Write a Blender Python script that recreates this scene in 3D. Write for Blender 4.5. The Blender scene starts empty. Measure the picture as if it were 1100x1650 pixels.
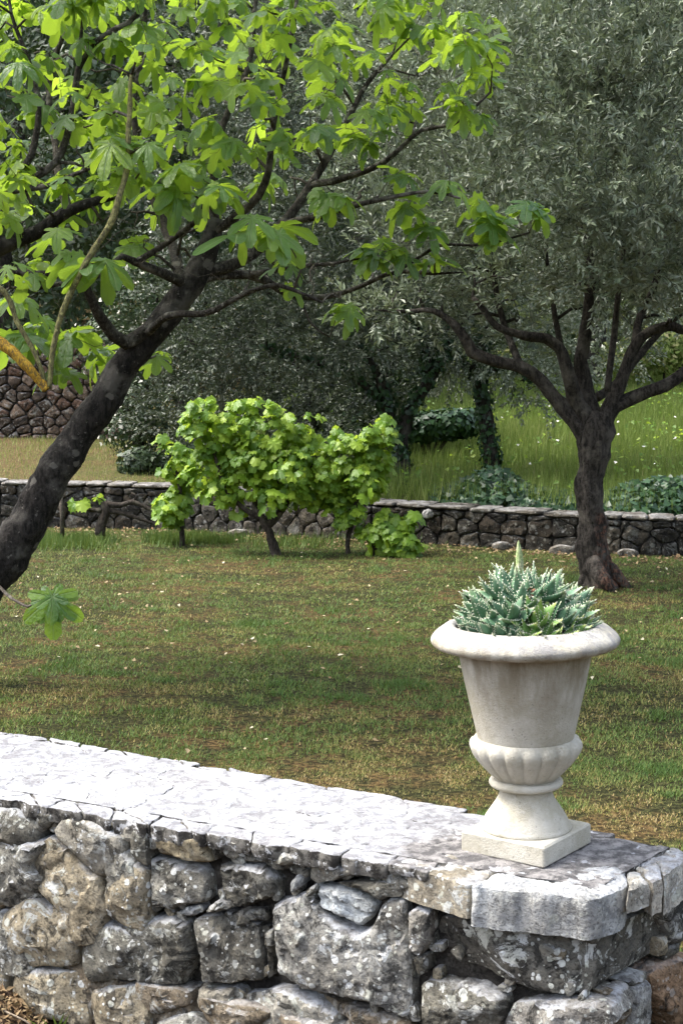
import bpy, math, random
import numpy as np
from mathutils import Vector, Matrix, noise as mn

# ------------------------------------------------------------------ camera, sky, sun, exposure
sc = bpy.context.scene
COL = sc.collection
F, PITCH, CAMH = 2400.0, math.radians(5.4), 1.6
cd = bpy.data.cameras.new('camera'); cam = bpy.data.objects.new('camera', cd); COL.objects.link(cam)
cd.sensor_fit = 'VERTICAL'; cd.sensor_height = 24; cd.sensor_width = 24
cd.lens = 24 * F / 1650; cd.clip_end = 500; cd.clip_start = 0.1
cam.location = (0, 0, CAMH); cam.rotation_euler = (math.pi / 2 - PITCH, 0, 0)
sc.camera = cam
SUN_EL, SUN_AZ = math.radians(58), math.radians(-84)      # azimuth from +Y towards +X
w = bpy.data.worlds.new('World'); sc.world = w; w.use_nodes = True
nt = w.node_tree
sky = nt.nodes.new('ShaderNodeTexSky'); sky.sky_type = 'NISHITA'; sky.sun_disc = False
sky.sun_elevation = SUN_EL; sky.sun_rotation = SUN_AZ; sky.air_density = 1.0; sky.dust_density = 3.0; sky.ozone_density = 1.0
bgn = nt.nodes['Background']; bgn.inputs['Strength'].default_value = 0.15
hs_ = nt.nodes.new('ShaderNodeHueSaturation'); hs_.inputs['Saturation'].default_value = 0.55      # thin high cloud greys the blue
nt.links.new(sky.outputs[0], hs_.inputs['Color']); nt.links.new(hs_.outputs[0], bgn.inputs['Color'])
sd = bpy.data.lights.new('sun', 'SUN'); sun = bpy.data.objects.new('sun', sd); COL.objects.link(sun)
sd.energy = 1.5; sd.angle = math.radians(24); sd.color = (1.0, 0.95, 0.86)
sdir = Vector((math.sin(SUN_AZ) * math.cos(SUN_EL), math.cos(SUN_AZ) * math.cos(SUN_EL), math.sin(SUN_EL)))
sun.rotation_euler = sdir.to_track_quat('Z', 'Y').to_euler(); sun.location = (-8, 4, 14)
vs = sc.view_settings; vs.view_transform = 'Standard'; vs.look = 'None'; vs.gamma = 1; vs.use_curve_mapping = False
vs.exposure = 2.05
cy = sc.cycles
cy.max_bounces = 7; cy.diffuse_bounces = 4; cy.glossy_bounces = 2; cy.transmission_bounces = 4; cy.transparent_max_bounces = 4
cy.use_adaptive_sampling = True; cy.adaptive_threshold = 0.015; cy.use_denoising = True
cy.caustics_reflective = False; cy.caustics_refractive = False; cy.sample_clamp_indirect = 6

R = random.Random(7)
NR = np.random.default_rng(11)

# ------------------------------------------------------------------ measuring from the photograph
CP, SP = math.cos(PITCH), math.sin(PITCH)
def ray(x, y):
    u = (x - 550) / F; v = (y - 825) / F
    return Vector((u, CP - v * SP, -SP - v * CP))
def P(x, y, Y):
    r = ray(x, y); return Vector((0, 0, CAMH)) + r * (Y / r.y)
def G(x, y, z=0.0):
    r = ray(x, y); return Vector((0, 0, CAMH)) + r * ((z - CAMH) / r.z)

# ------------------------------------------------------------------ helpers
def new_mesh(name, verts, faces, smooth=True):
    m = bpy.data.meshes.new(name)
    if isinstance(verts, np.ndarray):
        n = len(verts); k = faces.shape[1]; nf = len(faces)
        m.vertices.add(n); m.vertices.foreach_set('co', verts.astype(np.float32).ravel())
        m.loops.add(nf * k); m.loops.foreach_set('vertex_index', faces.astype(np.int32).ravel())
        m.polygons.add(nf)
        m.polygons.foreach_set('loop_start', np.arange(0, nf * k, k, dtype=np.int32))
        m.polygons.foreach_set('loop_total', np.full(nf, k, dtype=np.int32))
        m.polygons.foreach_set('use_smooth', np.full(nf, smooth))
        m.update(calc_edges=True)
    else:
        m.from_pydata([tuple(v) for v in verts], [], faces)
        if smooth: m.polygons.foreach_set('use_smooth', [True] * len(m.polygons))
        m.update()
    return m
def link(name, mesh, mat=None, parent=None, loc=None):
    o = bpy.data.objects.new(name, mesh); COL.objects.link(o)
    if mat is not None and mesh is not None and not mesh.materials: mesh.materials.append(mat)
    if parent is not None:
        o.parent = parent; o.matrix_parent_inverse = Matrix.Translation(-parent.location)
    if loc is not None: o.location = loc
    return o
def centred(name, verts, faces, mat, parent=None, smooth=True):
    if isinstance(verts, np.ndarray):
        c = verts.mean(0); m = new_mesh(name, verts - c, faces, smooth); c = Vector(c.tolist())
    else:
        c = Vector((0, 0, 0))
        for v in verts: c += Vector(v)
        c /= len(verts); m = new_mesh(name, [Vector(v) - c for v in verts], faces, smooth)
    return link(name, m, mat, parent, c)
def tag(o, label, cat, group=None, kind=None):
    if label: o['label'] = label
    if cat: o['category'] = cat
    if group: o['group'] = group
    if kind: o['kind'] = kind
    return o
def thing(name, loc, label, cat, group=None):
    o = bpy.data.objects.new(name, None); COL.objects.link(o); o.location = loc; o.empty_display_size = 0.1
    return tag(o, label, cat, group)
def stuff(o): o['kind'] = 'stuff'; return o
def tone_attr(m, tones, per):
    a = m.attributes.new('tone', 'FLOAT', 'POINT')
    a.data.foreach_set('value', np.repeat(np.asarray(tones, dtype=np.float32), per))
def fbm(p, f, o=4): return mn.fractal(Vector(p) * f, 0.7, 2.1, o)
def ncells(x, y, seed):                                   # value noise, numpy
    xi = np.floor(x).astype(np.int64); yi = np.floor(y).astype(np.int64); fx = x - xi; fy = y - yi
    fx = fx * fx * (3 - 2 * fx); fy = fy * fy * (3 - 2 * fy)
    def h(a, b):
        n = (a * 374761393 + b * 668265263 + seed * 974711) & 0xffffffff
        n = ((n ^ (n >> 13)) * 1274126177) & 0xffffffff
        return ((n ^ (n >> 16)) & 0xffff) / 65535.0
    return (h(xi, yi) * (1 - fx) + h(xi + 1, yi) * fx) * (1 - fy) + (h(xi, yi + 1) * (1 - fx) + h(xi + 1, yi + 1) * fx) * fy
def nfbm(x, y, f, seed, o=4):
    s = 0; a = 1; t = 0
    for i in range(o):
        s = s + a * ncells(x * f, y * f, seed + i); t += a; a *= 0.5; f *= 2.03
    return s / t
def sstep(a, b, x):
    t = np.clip((x - a) / (b - a), 0, 1); return t * t * (3 - 2 * t)

def scatter(T, TF, pos, axis, nrm, L, W, H=None):
    """copies template verts T (x along axis, y across, z normal) to every pos; returns verts, faces"""
    axis = axis / (np.linalg.norm(axis, axis=1, keepdims=True) + 1e-9)
    nrm = nrm - axis * (nrm * axis).sum(1, keepdims=True)
    nrm = nrm / (np.linalg.norm(nrm, axis=1, keepdims=True) + 1e-9)
    side = np.cross(nrm, axis)
    L = np.broadcast_to(L, len(pos)); W = np.broadcast_to(W, len(pos)); H = L if H is None else np.broadcast_to(H, len(pos))
    V = (pos[:, None, :] + T[None, :, 0:1] * (axis * L[:, None])[:, None, :] + T[None, :, 1:2] * (side * W[:, None])[:, None, :]
         + T[None, :, 2:3] * (nrm * H[:, None])[:, None, :])
    FF = TF[None] + (np.arange(len(pos)) * len(T))[:, None, None]
    return V.reshape(-1, 3), FF.reshape(-1, TF.shape[1])
def unit(n, rng=NR):
    v = rng.normal(size=(n, 3)); return v / np.linalg.norm(v, axis=1, keepdims=True)

def spline(pts, rad, step):
    """catmull-rom through the points"""
    pts = [Vector(p) for p in pts]; n = len(pts); out = []; ro = []
    for i in range(n - 1):
        p0 = pts[max(i - 1, 0)]; p1 = pts[i]; p2 = pts[i + 1]; p3 = pts[min(i + 2, n - 1)]
        k = max(1, int((p2 - p1).length / step))
        for j in range(k):
            t = j / k
            out.append(0.5 * ((2 * p1) + (p2 - p0) * t + (2 * p0 - 5 * p1 + 4 * p2 - p3) * t * t + (3 * p1 - p0 - 3 * p2 + p3) * t ** 3))
            ro.append(rad[i] * (1 - t) + rad[i + 1] * t)
    out.append(pts[-1]); ro.append(rad[-1]); return out, ro
def tube(pts, rad, sides=8, amp=0.0, freq=8.0, wob=0.0, verts=None, faces=None, ridge=0.0):
    verts = [] if verts is None else verts; faces = [] if faces is None else faces
    b = len(verts); n = len(pts); pts = [Vector(p) for p in pts]
    ref = Vector((0.3, -0.9, 0.2)); prev = None
    for i in range(n):
        t = (pts[min(i + 1, n - 1)] - pts[max(i - 1, 0)])
        t = t.normalized() if t.length > 1e-9 else Vector((0, 0, 1))
        if prev is None: prev = t.cross(ref).normalized()
        a = (prev - t * prev.dot(t)).normalized(); prev = a; c = t.cross(a)
        p = pts[i]
        if wob: p = p + Vector((fbm(p, 3.1, 2), fbm(p + Vector((9, 3, 1)), 3.1, 2), fbm(p + Vector((2, 7, 5)), 3.1, 2))) * wob
        for k in range(sides):
            th = 2 * math.pi * k / sides; d = a * math.cos(th) + c * math.sin(th); r = rad[i]
            if amp: r *= 1 + amp * fbm(p + d * r, freq, 3)
            if ridge: r *= 1 + ridge * mn.noise(Vector((math.cos(th) * 2.6, math.sin(th) * 2.6, p.z * 1.2)))
            verts.append(p + d * r)
    for i in range(n - 1):
        for k in range(sides):
            k2 = (k + 1) % sides
            faces.append((b + i * sides + k, b + i * sides + k2, b + (i + 1) * sides + k2, b + (i + 1) * sides + k))
    faces.append(tuple(b + (n - 1) * sides + k for k in range(sides)))
    faces.append(tuple(b + k for k in reversed(range(sides))))
    return verts, faces

# ------------------------------------------------------------------ materials
class MB:
    def __init__(s, name):
        s.m = bpy.data.materials.new(name); s.m.use_nodes = True; s.t = s.m.node_tree; s.t.nodes.clear()
        s.out = s.n('ShaderNodeOutputMaterial')
    def n(s, k, **kw):
        nd = s.t.nodes.new(k)
        for a, b in kw.items(): setattr(nd, a, b)
        return nd
    def put(s, sock, v):
        if v is None: return
        if hasattr(v, 'is_output') and v.is_output: s.t.links.new(v, sock)
        elif isinstance(v, (tuple, list)) and len(v) == 3 and len(sock.default_value) == 4: sock.default_value = (*v, 1)
        else: sock.default_value = v
    def pos(s): return s.n('ShaderNodeNewGeometry').outputs['Position']
    def sep(s, v):
        nd = s.n('ShaderNodeSeparateXYZ'); s.put(nd.inputs[0], v); return nd.outputs
    def vmath(s, op, a, b=None, scale=None):
        nd = s.n('ShaderNodeVectorMath', operation=op); s.put(nd.inputs[0], a)
        if b is not None: s.put(nd.inputs[1], b)
        if scale is not None: s.put(nd.inputs['Scale'], scale)
        return nd.outputs['Value'] if op in ('LENGTH', 'DISTANCE', 'DOT_PRODUCT') else nd.outputs[0]
    def math(s, op, a, b=None, c=None, clamp=False):
        nd = s.n('ShaderNodeMath', operation=op, use_clamp=clamp); s.put(nd.inputs[0], a)
        if b is not None: s.put(nd.inputs[1], b)
        if c is not None: s.put(nd.inputs[2], c)
        return nd.outputs[0]
    def noise(s, v, scale, det=4, rough=0.6, dist=0.0):
        nd = s.n('ShaderNodeTexNoise'); s.put(nd.inputs['Vector'], v); nd.inputs['Scale'].default_value = scale
        nd.inputs['Detail'].default_value = det; nd.inputs['Roughness'].default_value = rough; nd.inputs['Distortion'].default_value = dist
        return nd.outputs['Fac']
    def voro(s, v, scale, feat='F1', out='Distance', rnd=1.0):
        nd = s.n('ShaderNodeTexVoronoi', feature=feat); s.put(nd.inputs['Vector'], v); nd.inputs['Scale'].default_value = scale
        nd.inputs['Randomness'].default_value = rnd
        return nd.outputs[out]
    def step(s, v, a, b, x=0.0, y=1.0):
        nd = s.n('ShaderNodeMapRange', interpolation_type='SMOOTHSTEP'); s.put(nd.inputs[0], v)
        nd.inputs[1].default_value = a; nd.inputs[2].default_value = b; nd.inputs[3].default_value = x; nd.inputs[4].default_value = y
        return nd.outputs[0]
    def mix(s, f, a, b, mode='MIX'):
        nd = s.n('ShaderNodeMix', data_type='RGBA', blend_type=mode); s.put(nd.inputs[0], f); s.put(nd.inputs[6], a); s.put(nd.inputs[7], b)
        return nd.outputs[2]
    def ramp(s, f, stops):
        nd = s.n('ShaderNodeValToRGB'); s.put(nd.inputs[0], f); e = nd.color_ramp.elements
        while len(e) < len(stops): e.new(0.5)
        for k, (p, c) in zip(e, stops): k.position = p; k.color = (*c, 1)
        return nd.outputs[0]
    def bump(s, h, dist=0.01, st=1.0, nrm=None):
        nd = s.n('ShaderNodeBump'); s.put(nd.inputs['Height'], h); nd.inputs['Distance'].default_value = dist; nd.inputs['Strength'].default_value = st
        if nrm is not None: s.put(nd.inputs['Normal'], nrm)
        return nd.outputs[0]
    def bsdf(s, col, rough=0.85, spec=0.3, nrm=None):
        nd = s.n('ShaderNodeBsdfPrincipled'); s.put(nd.inputs['Base Color'], col); s.put(nd.inputs['Roughness'], rough)
        nd.inputs['Specular IOR Level'].default_value = spec
        if nrm is not None: s.put(nd.inputs['Normal'], nrm)
        return nd.outputs[0]
    def done(s, sh): s.t.links.new(sh, s.out.inputs['Surface']); return s.m
    def attr(s, n): return s.n('ShaderNodeAttribute', attribute_name=n).outputs['Fac']
    def objinfo(s): return s.n('ShaderNodeObjectInfo').outputs

def stone_material(name, spot=1.0, big=1.0, dark=(0.022, 0.021, 0.019), white=(0.66, 0.67, 0.66), crust=0.8):
    b = MB(name); oi = b.objinfo()
    p = b.vmath('ADD', b.pos(), b.vmath('SCALE', (31.0, 17.0, 53.0), scale=oi['Random']))
    base = oi['Color']; lich = oi['Alpha']
    n1 = b.noise(p, 7 * big, 6, 0.65); n2 = b.noise(p, 34 * big, 6, 0.7); n3 = b.noise(p, 150 * big, 4, 0.7)
    col = b.mix(b.step(n1, 0.35, 0.68), b.mix(1.0, base, (0.55, 0.53, 0.50), 'MULTIPLY'), base)
    col = b.mix(b.step(n2, 0.40, 0.66), col, b.mix(1.0, col, (1.6, 1.56, 1.47), 'MULTIPLY'))
    col = b.mix(b.step(n3, 0.5, 0.36), col, b.mix(1.0, col, (0.5, 0.5, 0.5), 'MULTIPLY'))
    # black pits and crusts
    bl = b.math('MULTIPLY', b.step(b.noise(p, 15 * big, 7, 0.78, 0.8), 0.53, 0.61), crust)
    col = b.mix(bl, col, dark)
    # pale round lichen discs
    def discs(sc_, r0, off, q):
        v = b.n('ShaderNodeTexVoronoi', feature='F1'); b.put(v.inputs['Vector'], b.vmath('ADD', p, (off, off * 2, -off)))
        v.inputs['Scale'].default_value = sc_
        wob = b.math('MULTIPLY', b.math('SUBTRACT', b.noise(p, sc_ * 4, 2), 0.5), 0.22)
        d = b.math('ADD', v.outputs['Distance'], wob)
        rnd = b.n('ShaderNodeSeparateColor'); b.t.links.new(v.outputs['Color'], rnd.inputs[0])
        on = b.math('MULTIPLY', b.step(rnd.outputs[0], q, q + 0.02), b.step(b.noise(p, 5 * big, 2), 0.36, 0.52))
        rr = b.math('MULTIPLY_ADD', rnd.outputs[1], r0 * 0.6, r0 * 0.5)
        m = b.step(b.math('DIVIDE', d, rr), 1.12, 0.92)
        return b.math('MULTIPLY', m, on), rnd.outputs[2]
    d1, c1 = discs(36 * big, 0.38, 0.0, 0.66); d2, c2 = discs(80 * big, 0.38, 3.0, 0.72)
    pc = b.step(b.noise(p, 11 * big, 8, 0.78, 1.2), 0.545, 0.59)
    pc = b.math('MULTIPLY', pc, b.step(n1, 0.38, 0.5))
    k = b.math('MAXIMUM', b.math('MAXIMUM', d1, d2), b.math('MULTIPLY', pc, 0.9))
    k = b.math('MULTIPLY', b.math('MULTIPLY', k, lich), spot, clamp=True)
    k = b.math('MULTIPLY', k, b.step(n3, 0.28, 0.42, 0.6, 1.0))
    wcol = b.mix(c1, white, (0.50, 0.50, 0.42))
    col = b.mix(k, col, wcol)
    nz = b.sep(b.n('ShaderNodeNewGeometry').outputs['Normal'])[2]
    up = b.math('MULTIPLY', b.step(b.math('ADD', nz, b.math('MULTIPLY', b.math('SUBTRACT', n2, 0.5), 0.9)), 0.55, 0.85), b.math('MULTIPLY', b.math('MULTIPLY', lich, 0.8, clamp=True), b.step(n1, 0.38, 0.55)))
    col = b.mix(up, col, b.mix(b.step(n2, 0.35, 0.6), (0.24, 0.23, 0.22), (0.46, 0.47, 0.49)))
    h = b.math('ADD', b.math('MULTIPLY', n2, 0.9), b.math('MULTIPLY', n3, 0.35))
    h = b.math('ADD', h, b.math('MULTIPLY', k, 0.12)); h = b.math('SUBTRACT', h, b.math('MULTIPLY', bl, 0.35))
    return b.done(b.bsdf(col, 0.92, 0.2, b.bump(h, 0.012 / big, 1.0)))
M_STONE = stone_material('weathered_limestone')
M_PALESTONE = stone_material('pale_limestone', crust=0.22)
M_STONE_FAR = stone_material('mossy_limestone', 0.8, 0.55)

def coping_material():
    b = MB('lichen_crusted_coping'); p = b.pos(); oi = b.objinfo()
    x, y, z = b.sep(p)
    n1 = b.noise(p, 5, 5, 0.6); n2 = b.noise(p, 26, 6, 0.7); n3 = b.noise(p, 110, 5, 0.75); n4 = b.noise(p, 13, 7, 0.78, 1.0)
    white = b.mix(b.step(n1, 0.35, 0.65), (0.33, 0.33, 0.345), (0.48, 0.48, 0.485))
    white = b.mix(b.step(b.noise(p, 3.3, 3), 0.58, 0.72, 0, 0.35), white, (0.36, 0.30, 0.26))
    col = b.mix(b.step(n2, 0.50, 0.38, 0, 0.8), white, (0.20, 0.20, 0.215))
    col = b.mix(b.step(n3, 0.44, 0.32, 0, 0.75), col, (0.12, 0.15, 0.15))
    col = b.mix(b.math('MULTIPLY', b.step(n4, 0.50, 0.56), b.step(n3, 0.4, 0.55, 0.45, 0.85)), col, (0.17, 0.165, 0.17))
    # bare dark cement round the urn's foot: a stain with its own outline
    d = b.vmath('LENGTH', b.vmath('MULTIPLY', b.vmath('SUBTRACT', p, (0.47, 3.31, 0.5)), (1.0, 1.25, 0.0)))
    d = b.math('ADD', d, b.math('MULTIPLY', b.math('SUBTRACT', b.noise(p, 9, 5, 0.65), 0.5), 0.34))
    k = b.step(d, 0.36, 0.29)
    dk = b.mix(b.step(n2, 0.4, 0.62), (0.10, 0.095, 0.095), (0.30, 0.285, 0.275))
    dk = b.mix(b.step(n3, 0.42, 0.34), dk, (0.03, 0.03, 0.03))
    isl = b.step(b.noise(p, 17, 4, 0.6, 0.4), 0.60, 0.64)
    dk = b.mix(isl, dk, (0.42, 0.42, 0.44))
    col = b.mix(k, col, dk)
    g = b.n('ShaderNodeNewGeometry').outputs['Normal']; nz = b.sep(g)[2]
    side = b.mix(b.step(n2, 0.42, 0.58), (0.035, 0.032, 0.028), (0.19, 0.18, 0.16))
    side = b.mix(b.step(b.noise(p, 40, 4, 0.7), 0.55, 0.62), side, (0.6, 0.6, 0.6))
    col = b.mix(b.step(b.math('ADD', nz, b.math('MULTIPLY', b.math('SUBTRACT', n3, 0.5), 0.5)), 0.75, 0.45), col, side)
    h = b.math('ADD', b.math('MULTIPLY', n2, 1.0), b.math('MULTIPLY', n3, 0.5))
    return b.done(b.bsdf(col, 0.9, 0.2, b.bump(h, 0.012, 1.0)))
M_COPE = coping_material()

def simple_noise_mat(name, cols, scale, scale2, bump=0.01, rough=0.9, spec=0.2):
    b = MB(name); p = b.pos(); n1 = b.noise(p, scale, 5, 0.65); n2 = b.noise(p, scale2, 5, 0.7)
    col = b.ramp(n1, [(0.3, cols[0]), (0.5, cols[1]), (0.7, cols[2])])
    col = b.mix(b.step(n2, 0.55, 0.38, 0, 0.6), col, tuple(c * 0.4 for c in cols[0]))
    return b.done(b.bsdf(col, rough, spec, b.bump(b.math('ADD', n2, b.math('MULTIPLY', n1, 0.5)), bump)))
M_MORTAR = simple_noise_mat('old_mortar', [(0.025, 0.022, 0.02), (0.07, 0.062, 0.053), (0.15, 0.135, 0.115)], 14, 70, 0.02)
M_SOIL = simple_noise_mat('mulch_soil', [(0.045, 0.028, 0.018), (0.085, 0.055, 0.036), (0.15, 0.105, 0.07)], 20, 90, 0.02)
M_TWIG = simple_noise_mat('dead_twig', [(0.16, 0.12, 0.085), (0.24, 0.19, 0.14), (0.34, 0.29, 0.22)], 20, 120, 0.003)
M_HILL = simple_noise_mat('wooded_hill', [(0.012, 0.018, 0.008), (0.022, 0.034, 0.014), (0.04, 0.055, 0.022)], 0.7, 4, 0.2)
M_STAKE = simple_noise_mat('stake_wood', [(0.05, 0.04, 0.03), (0.09, 0.075, 0.06), (0.15, 0.13, 0.10)], 12, 60, 0.004)
M_FLOWER = simple_noise_mat('white_petal', [(0.6, 0.58, 0.48), (0.75, 0.73, 0.62), (0.8, 0.8, 0.72)], 12, 60, 0.001)

def ground_material():
    b = MB('lawn_ground'); p = b.pos()
    n1 = b.noise(p, 1.1, 5, 0.6); n2 = b.noise(p, 40, 5, 0.7); n3 = b.noise(p, 8, 4, 0.6)
    col = b.mix(b.step(n1, 0.42, 0.6), (0.05, 0.052, 0.019), (0.13, 0.088, 0.038))
    col = b.mix(b.step(n3, 0.4, 0.65), col, (0.055, 0.058, 0.022))
    col = b.mix(b.step(n2, 0.42, 0.62), b.mix(1, col, (0.3, 0.3, 0.3), 'MULTIPLY'), b.mix(1, col, (1.3, 1.25, 1.2), 'MULTIPLY'))
    x, y, z = b.sep(p)
    m = b.step(b.math('ADD', y, b.math('MULTIPLY', x, 0.57)), 3.55, 3.35)     # near side of the wall: mulch
    col = b.mix(m, col, b.mix(b.step(n2, 0.4, 0.6), (0.035, 0.022, 0.015), (0.10, 0.07, 0.048)))
    return b.done(b.bsdf(col, 0.95, 0.1, b.bump(n2, 0.03)))
M_GROUND = ground_material()
def terrace_material():
    b = MB('terrace_ground'); p = b.pos(); n1 = b.noise(p, 0.9, 5, 0.6); n2 = b.noise(p, 25, 5, 0.7)
    x = b.sep(p)[0]
    g = b.mix(b.step(n1, 0.4, 0.62), (0.05, 0.075, 0.02), (0.085, 0.10, 0.03))
    s = b.mix(b.step(n1, 0.4, 0.62), (0.14, 0.10, 0.045), (0.10, 0.10, 0.035))
    col = b.mix(b.step(x, -0.4, -2.0), g, s)
    col = b.mix(b.step(n2, 0.5, 0.36), col, (0.03, 0.032, 0.014))
    return b.done(b.bsdf(col, 0.95, 0.1, b.bump(n2, 0.05)))
M_TERRACE = terrace_material()

def leaf_material(name, ramp_, trans, tcol, rough=0.5, spec=0.35, under=None, veins=0.0, obj=False, veincol=(0.25, 0.38, 0.12), bump=0.0):
    b = MB(name); t = b.attr('tone')
    if obj: t = b.math('FRACT', b.math('ADD', t, b.objinfo()['Random']))
    col = b.ramp(t, ramp_)
    tc = b.mix(1.0, b.mix(0.5, tcol, col), (1, 1, 1), 'MULTIPLY') if isinstance(tcol, tuple) else tcol
    nrm = None
    col = b.mix(b.step(b.noise(b.pos(), 14, 4), 0.35, 0.7, 0.0, 0.5), col, b.mix(1.0, col, (0.6, 0.72, 0.8), 'MULTIPLY')) if veins else col
    if veins:
        uv = b.n('ShaderNodeUVMap').outputs[0]; u, v, _ = b.sep(uv)
        th = b.math('ARCTAN2', v, u); r = b.vmath('LENGTH', uv)
        pp = b.math('MULTIPLY', b.math('PINGPONG', th, 0.454), r)
        k = b.step(pp, veins, veins * 0.3)
        # side veins
        sv = b.math('PINGPONG', b.math('ADD', b.math('MULTIPLY', r, 1.0), b.math('MULTIPLY', pp, -0.9)), 0.06)
        k2 = b.step(sv, 0.012, 0.004, 0.0, 0.35)
        k = b.math('MAXIMUM', k, k2)
        col = b.mix(k, col, veincol)
        nrm = b.bump(b.math('ADD', b.math('SUBTRACT', 1.0, k), b.math('MULTIPLY', b.noise(uv, 7, 3), 1.6)), 0.006, 0.9)
    if under is not None:
        bf = b.n('ShaderNodeNewGeometry').outputs['Backfacing']; col = b.mix(bf, col, under)
    sh = b.bsdf(col, rough, spec, nrm)
    tr = b.n('ShaderNodeBsdfTranslucent'); b.put(tr.inputs['Color'], tc)
    mx = b.n('ShaderNodeMixShader'); mx.inputs[0].default_value = trans
    b.t.links.new(sh, mx.inputs[1]); b.t.links.new(tr.outputs[0], mx.inputs[2])
    return b.done(mx.outputs[0])
M_FIG = leaf_material('fig_leaf', [(0.0, (0.045, 0.11, 0.04)), (0.35, (0.09, 0.19, 0.045)), (0.65, (0.17, 0.29, 0.045)), (1.0, (0.28, 0.40, 0.05))], 0.5, (0.62, 0.85, 0.05), 0.33, 0.6,
                      under=(0.13, 0.21, 0.08), veins=0.026, obj=True, veincol=(0.20, 0.30, 0.11))
M_VINE = leaf_material('vine_leaf', [(0.0, (0.07, 0.15, 0.02)), (0.45, (0.16, 0.28, 0.03)), (1.0, (0.32, 0.44, 0.05))], 0.42, (0.62, 0.80, 0.06), 0.45, 0.4,
                       under=(0.20, 0.32, 0.08), obj=True)
M_OLIVE = leaf_material('olive_leaf', [(0.0, (0.05, 0.072, 0.045)), (0.5, (0.135, 0.17, 0.10)), (0.85, (0.25, 0.29, 0.19)), (1.0, (0.38, 0.41, 0.29))], 0.16, (0.20, 0.26, 0.10), 0.42, 0.5,
                        under=(0.26, 0.29, 0.215))
M_OLIVE_SHADED = leaf_material('shaded_olive_leaf', [(0.0, (0.022, 0.032, 0.018)), (0.5, (0.045, 0.06, 0.034)), (0.85, (0.085, 0.105, 0.065)), (1.0, (0.17, 0.19, 0.12))], 0.12, (0.14, 0.2, 0.07), 0.45, 0.4, under=(0.11, 0.13, 0.09))  # darker copy of the olive leaf: shade of the middle trees put into the colour
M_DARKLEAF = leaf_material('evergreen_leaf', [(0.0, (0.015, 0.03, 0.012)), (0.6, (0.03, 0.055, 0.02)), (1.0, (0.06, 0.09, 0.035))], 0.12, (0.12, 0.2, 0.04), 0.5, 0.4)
M_IVY = leaf_material('ivy_leaf', [(0.0, (0.012, 0.035, 0.014)), (0.6, (0.025, 0.065, 0.024)), (1.0, (0.05, 0.11, 0.035))], 0.10, (0.12, 0.25, 0.05), 0.42, 0.4)
M_GRASS = leaf_material('lawn_grass', [(0.0, (0.06, 0.115, 0.027)), (0.22, (0.095, 0.15, 0.036)), (0.42, (0.165, 0.19, 0.054)), (0.62, (0.27, 0.24, 0.08)), (0.82, (0.32, 0.20, 0.08)), (1.0, (0.46, 0.37, 0.19))], 0.22, (0.22, 0.30, 0.05), 0.6, 0.2)
M_MEADOW = leaf_material('meadow_grass', [(0.0, (0.08, 0.13, 0.025)), (0.5, (0.16, 0.21, 0.05)), (0.75, (0.25, 0.27, 0.09)), (1.0, (0.32, 0.28, 0.14))], 0.3, (0.26, 0.38, 0.06), 0.6, 0.2)
M_LITTER = leaf_material('fallen_leaf', [(0.0, (0.16, 0.10, 0.05)), (0.5, (0.32, 0.25, 0.14)), (1.0, (0.55, 0.50, 0.36))], 0.1, (0.3, 0.25, 0.1), 0.7, 0.2)

def bark_material(name, dark, mid, pale, lich=0.5, redbase=False, scale=1.0):
    b = MB(name); p = b.pos(); st = b.vmath('MULTIPLY', p, (1, 1, 0.35))
    n1 = b.noise(p, 6 * scale, 5, 0.6); n2 = b.noise(st, 45 * scale, 6, 0.7); n3 = b.noise(p, 25 * scale, 4, 0.6, 0.8)
    col = b.mix(b.step(n2, 0.38, 0.62), dark, mid)
    col = b.mix(b.step(n1, 0.5, 0.66, 0, 0.5), col, pale)
    if redbase:
        z = b.sep(p)[2]
        k = b.math('MULTIPLY', b.step(b.math('ADD', z, b.math('MULTIPLY', b.math('SUBTRACT', n1, 0.5), 0.9)), 0.72, 0.35), b.math('MULTIPLY', b.step(n3, 0.42, 0.60), b.step(b.sep(p)[0], 1.84, 1.92)))
        col = b.mix(k, col, b.mix(b.step(n2, 0.4, 0.6), (0.03, 0.014, 0.010), (0.17, 0.085, 0.055)))
    v = b.voro(b.vmath('ADD', p, b.vmath('SCALE', (0.05, 0.03, 0.04), scale=n3)), 11 * scale)
    rg = b.math('MULTIPLY', b.step(v, 0.26, 0.20), b.step(b.noise(p, 3.2, 2), 0.48, 0.56))
    col = b.mix(b.math('MULTIPLY', rg, lich), col, pale)
    sp = b.math('MULTIPLY', b.step(b.noise(p, 33 * scale, 4, 0.7), 0.62, 0.68), lich)
    col = b.mix(sp, col, pale)
    h = b.math('ADD', b.math('MULTIPLY', n2, 1.0), b.math('MULTIPLY', n3, 0.6))
    return b.done(b.bsdf(col, 0.9, 0.2, b.bump(h, 0.02 / scale, 1.0)))
M_FIGBARK = bark_material('fig_bark', (0.008, 0.007, 0.006), (0.036, 0.031, 0.027), (0.17, 0.155, 0.135), 0.7)
M_TWIGBARK = bark_material('fig_twig_bark', (0.04, 0.033, 0.027), (0.11, 0.092, 0.075), (0.28, 0.26, 0.22), 0.6, scale=2.5)
M_LIMBBARK = bark_material('fig_limb_bark', (0.015, 0.012, 0.010), (0.06, 0.051, 0.043), (0.24, 0.22, 0.19), 0.7, scale=1.8)
M_OLBARK = bark_material('olive_bark', (0.014, 0.012, 0.010), (0.062, 0.053, 0.044), (0.16, 0.14, 0.115), 0.3, redbase=True)
M_OLBARK_FAR = bark_material('shaded_olive_bark', (0.018, 0.016, 0.013), (0.05, 0.043, 0.035), (0.12, 0.11, 0.09), 0.3)
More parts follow.
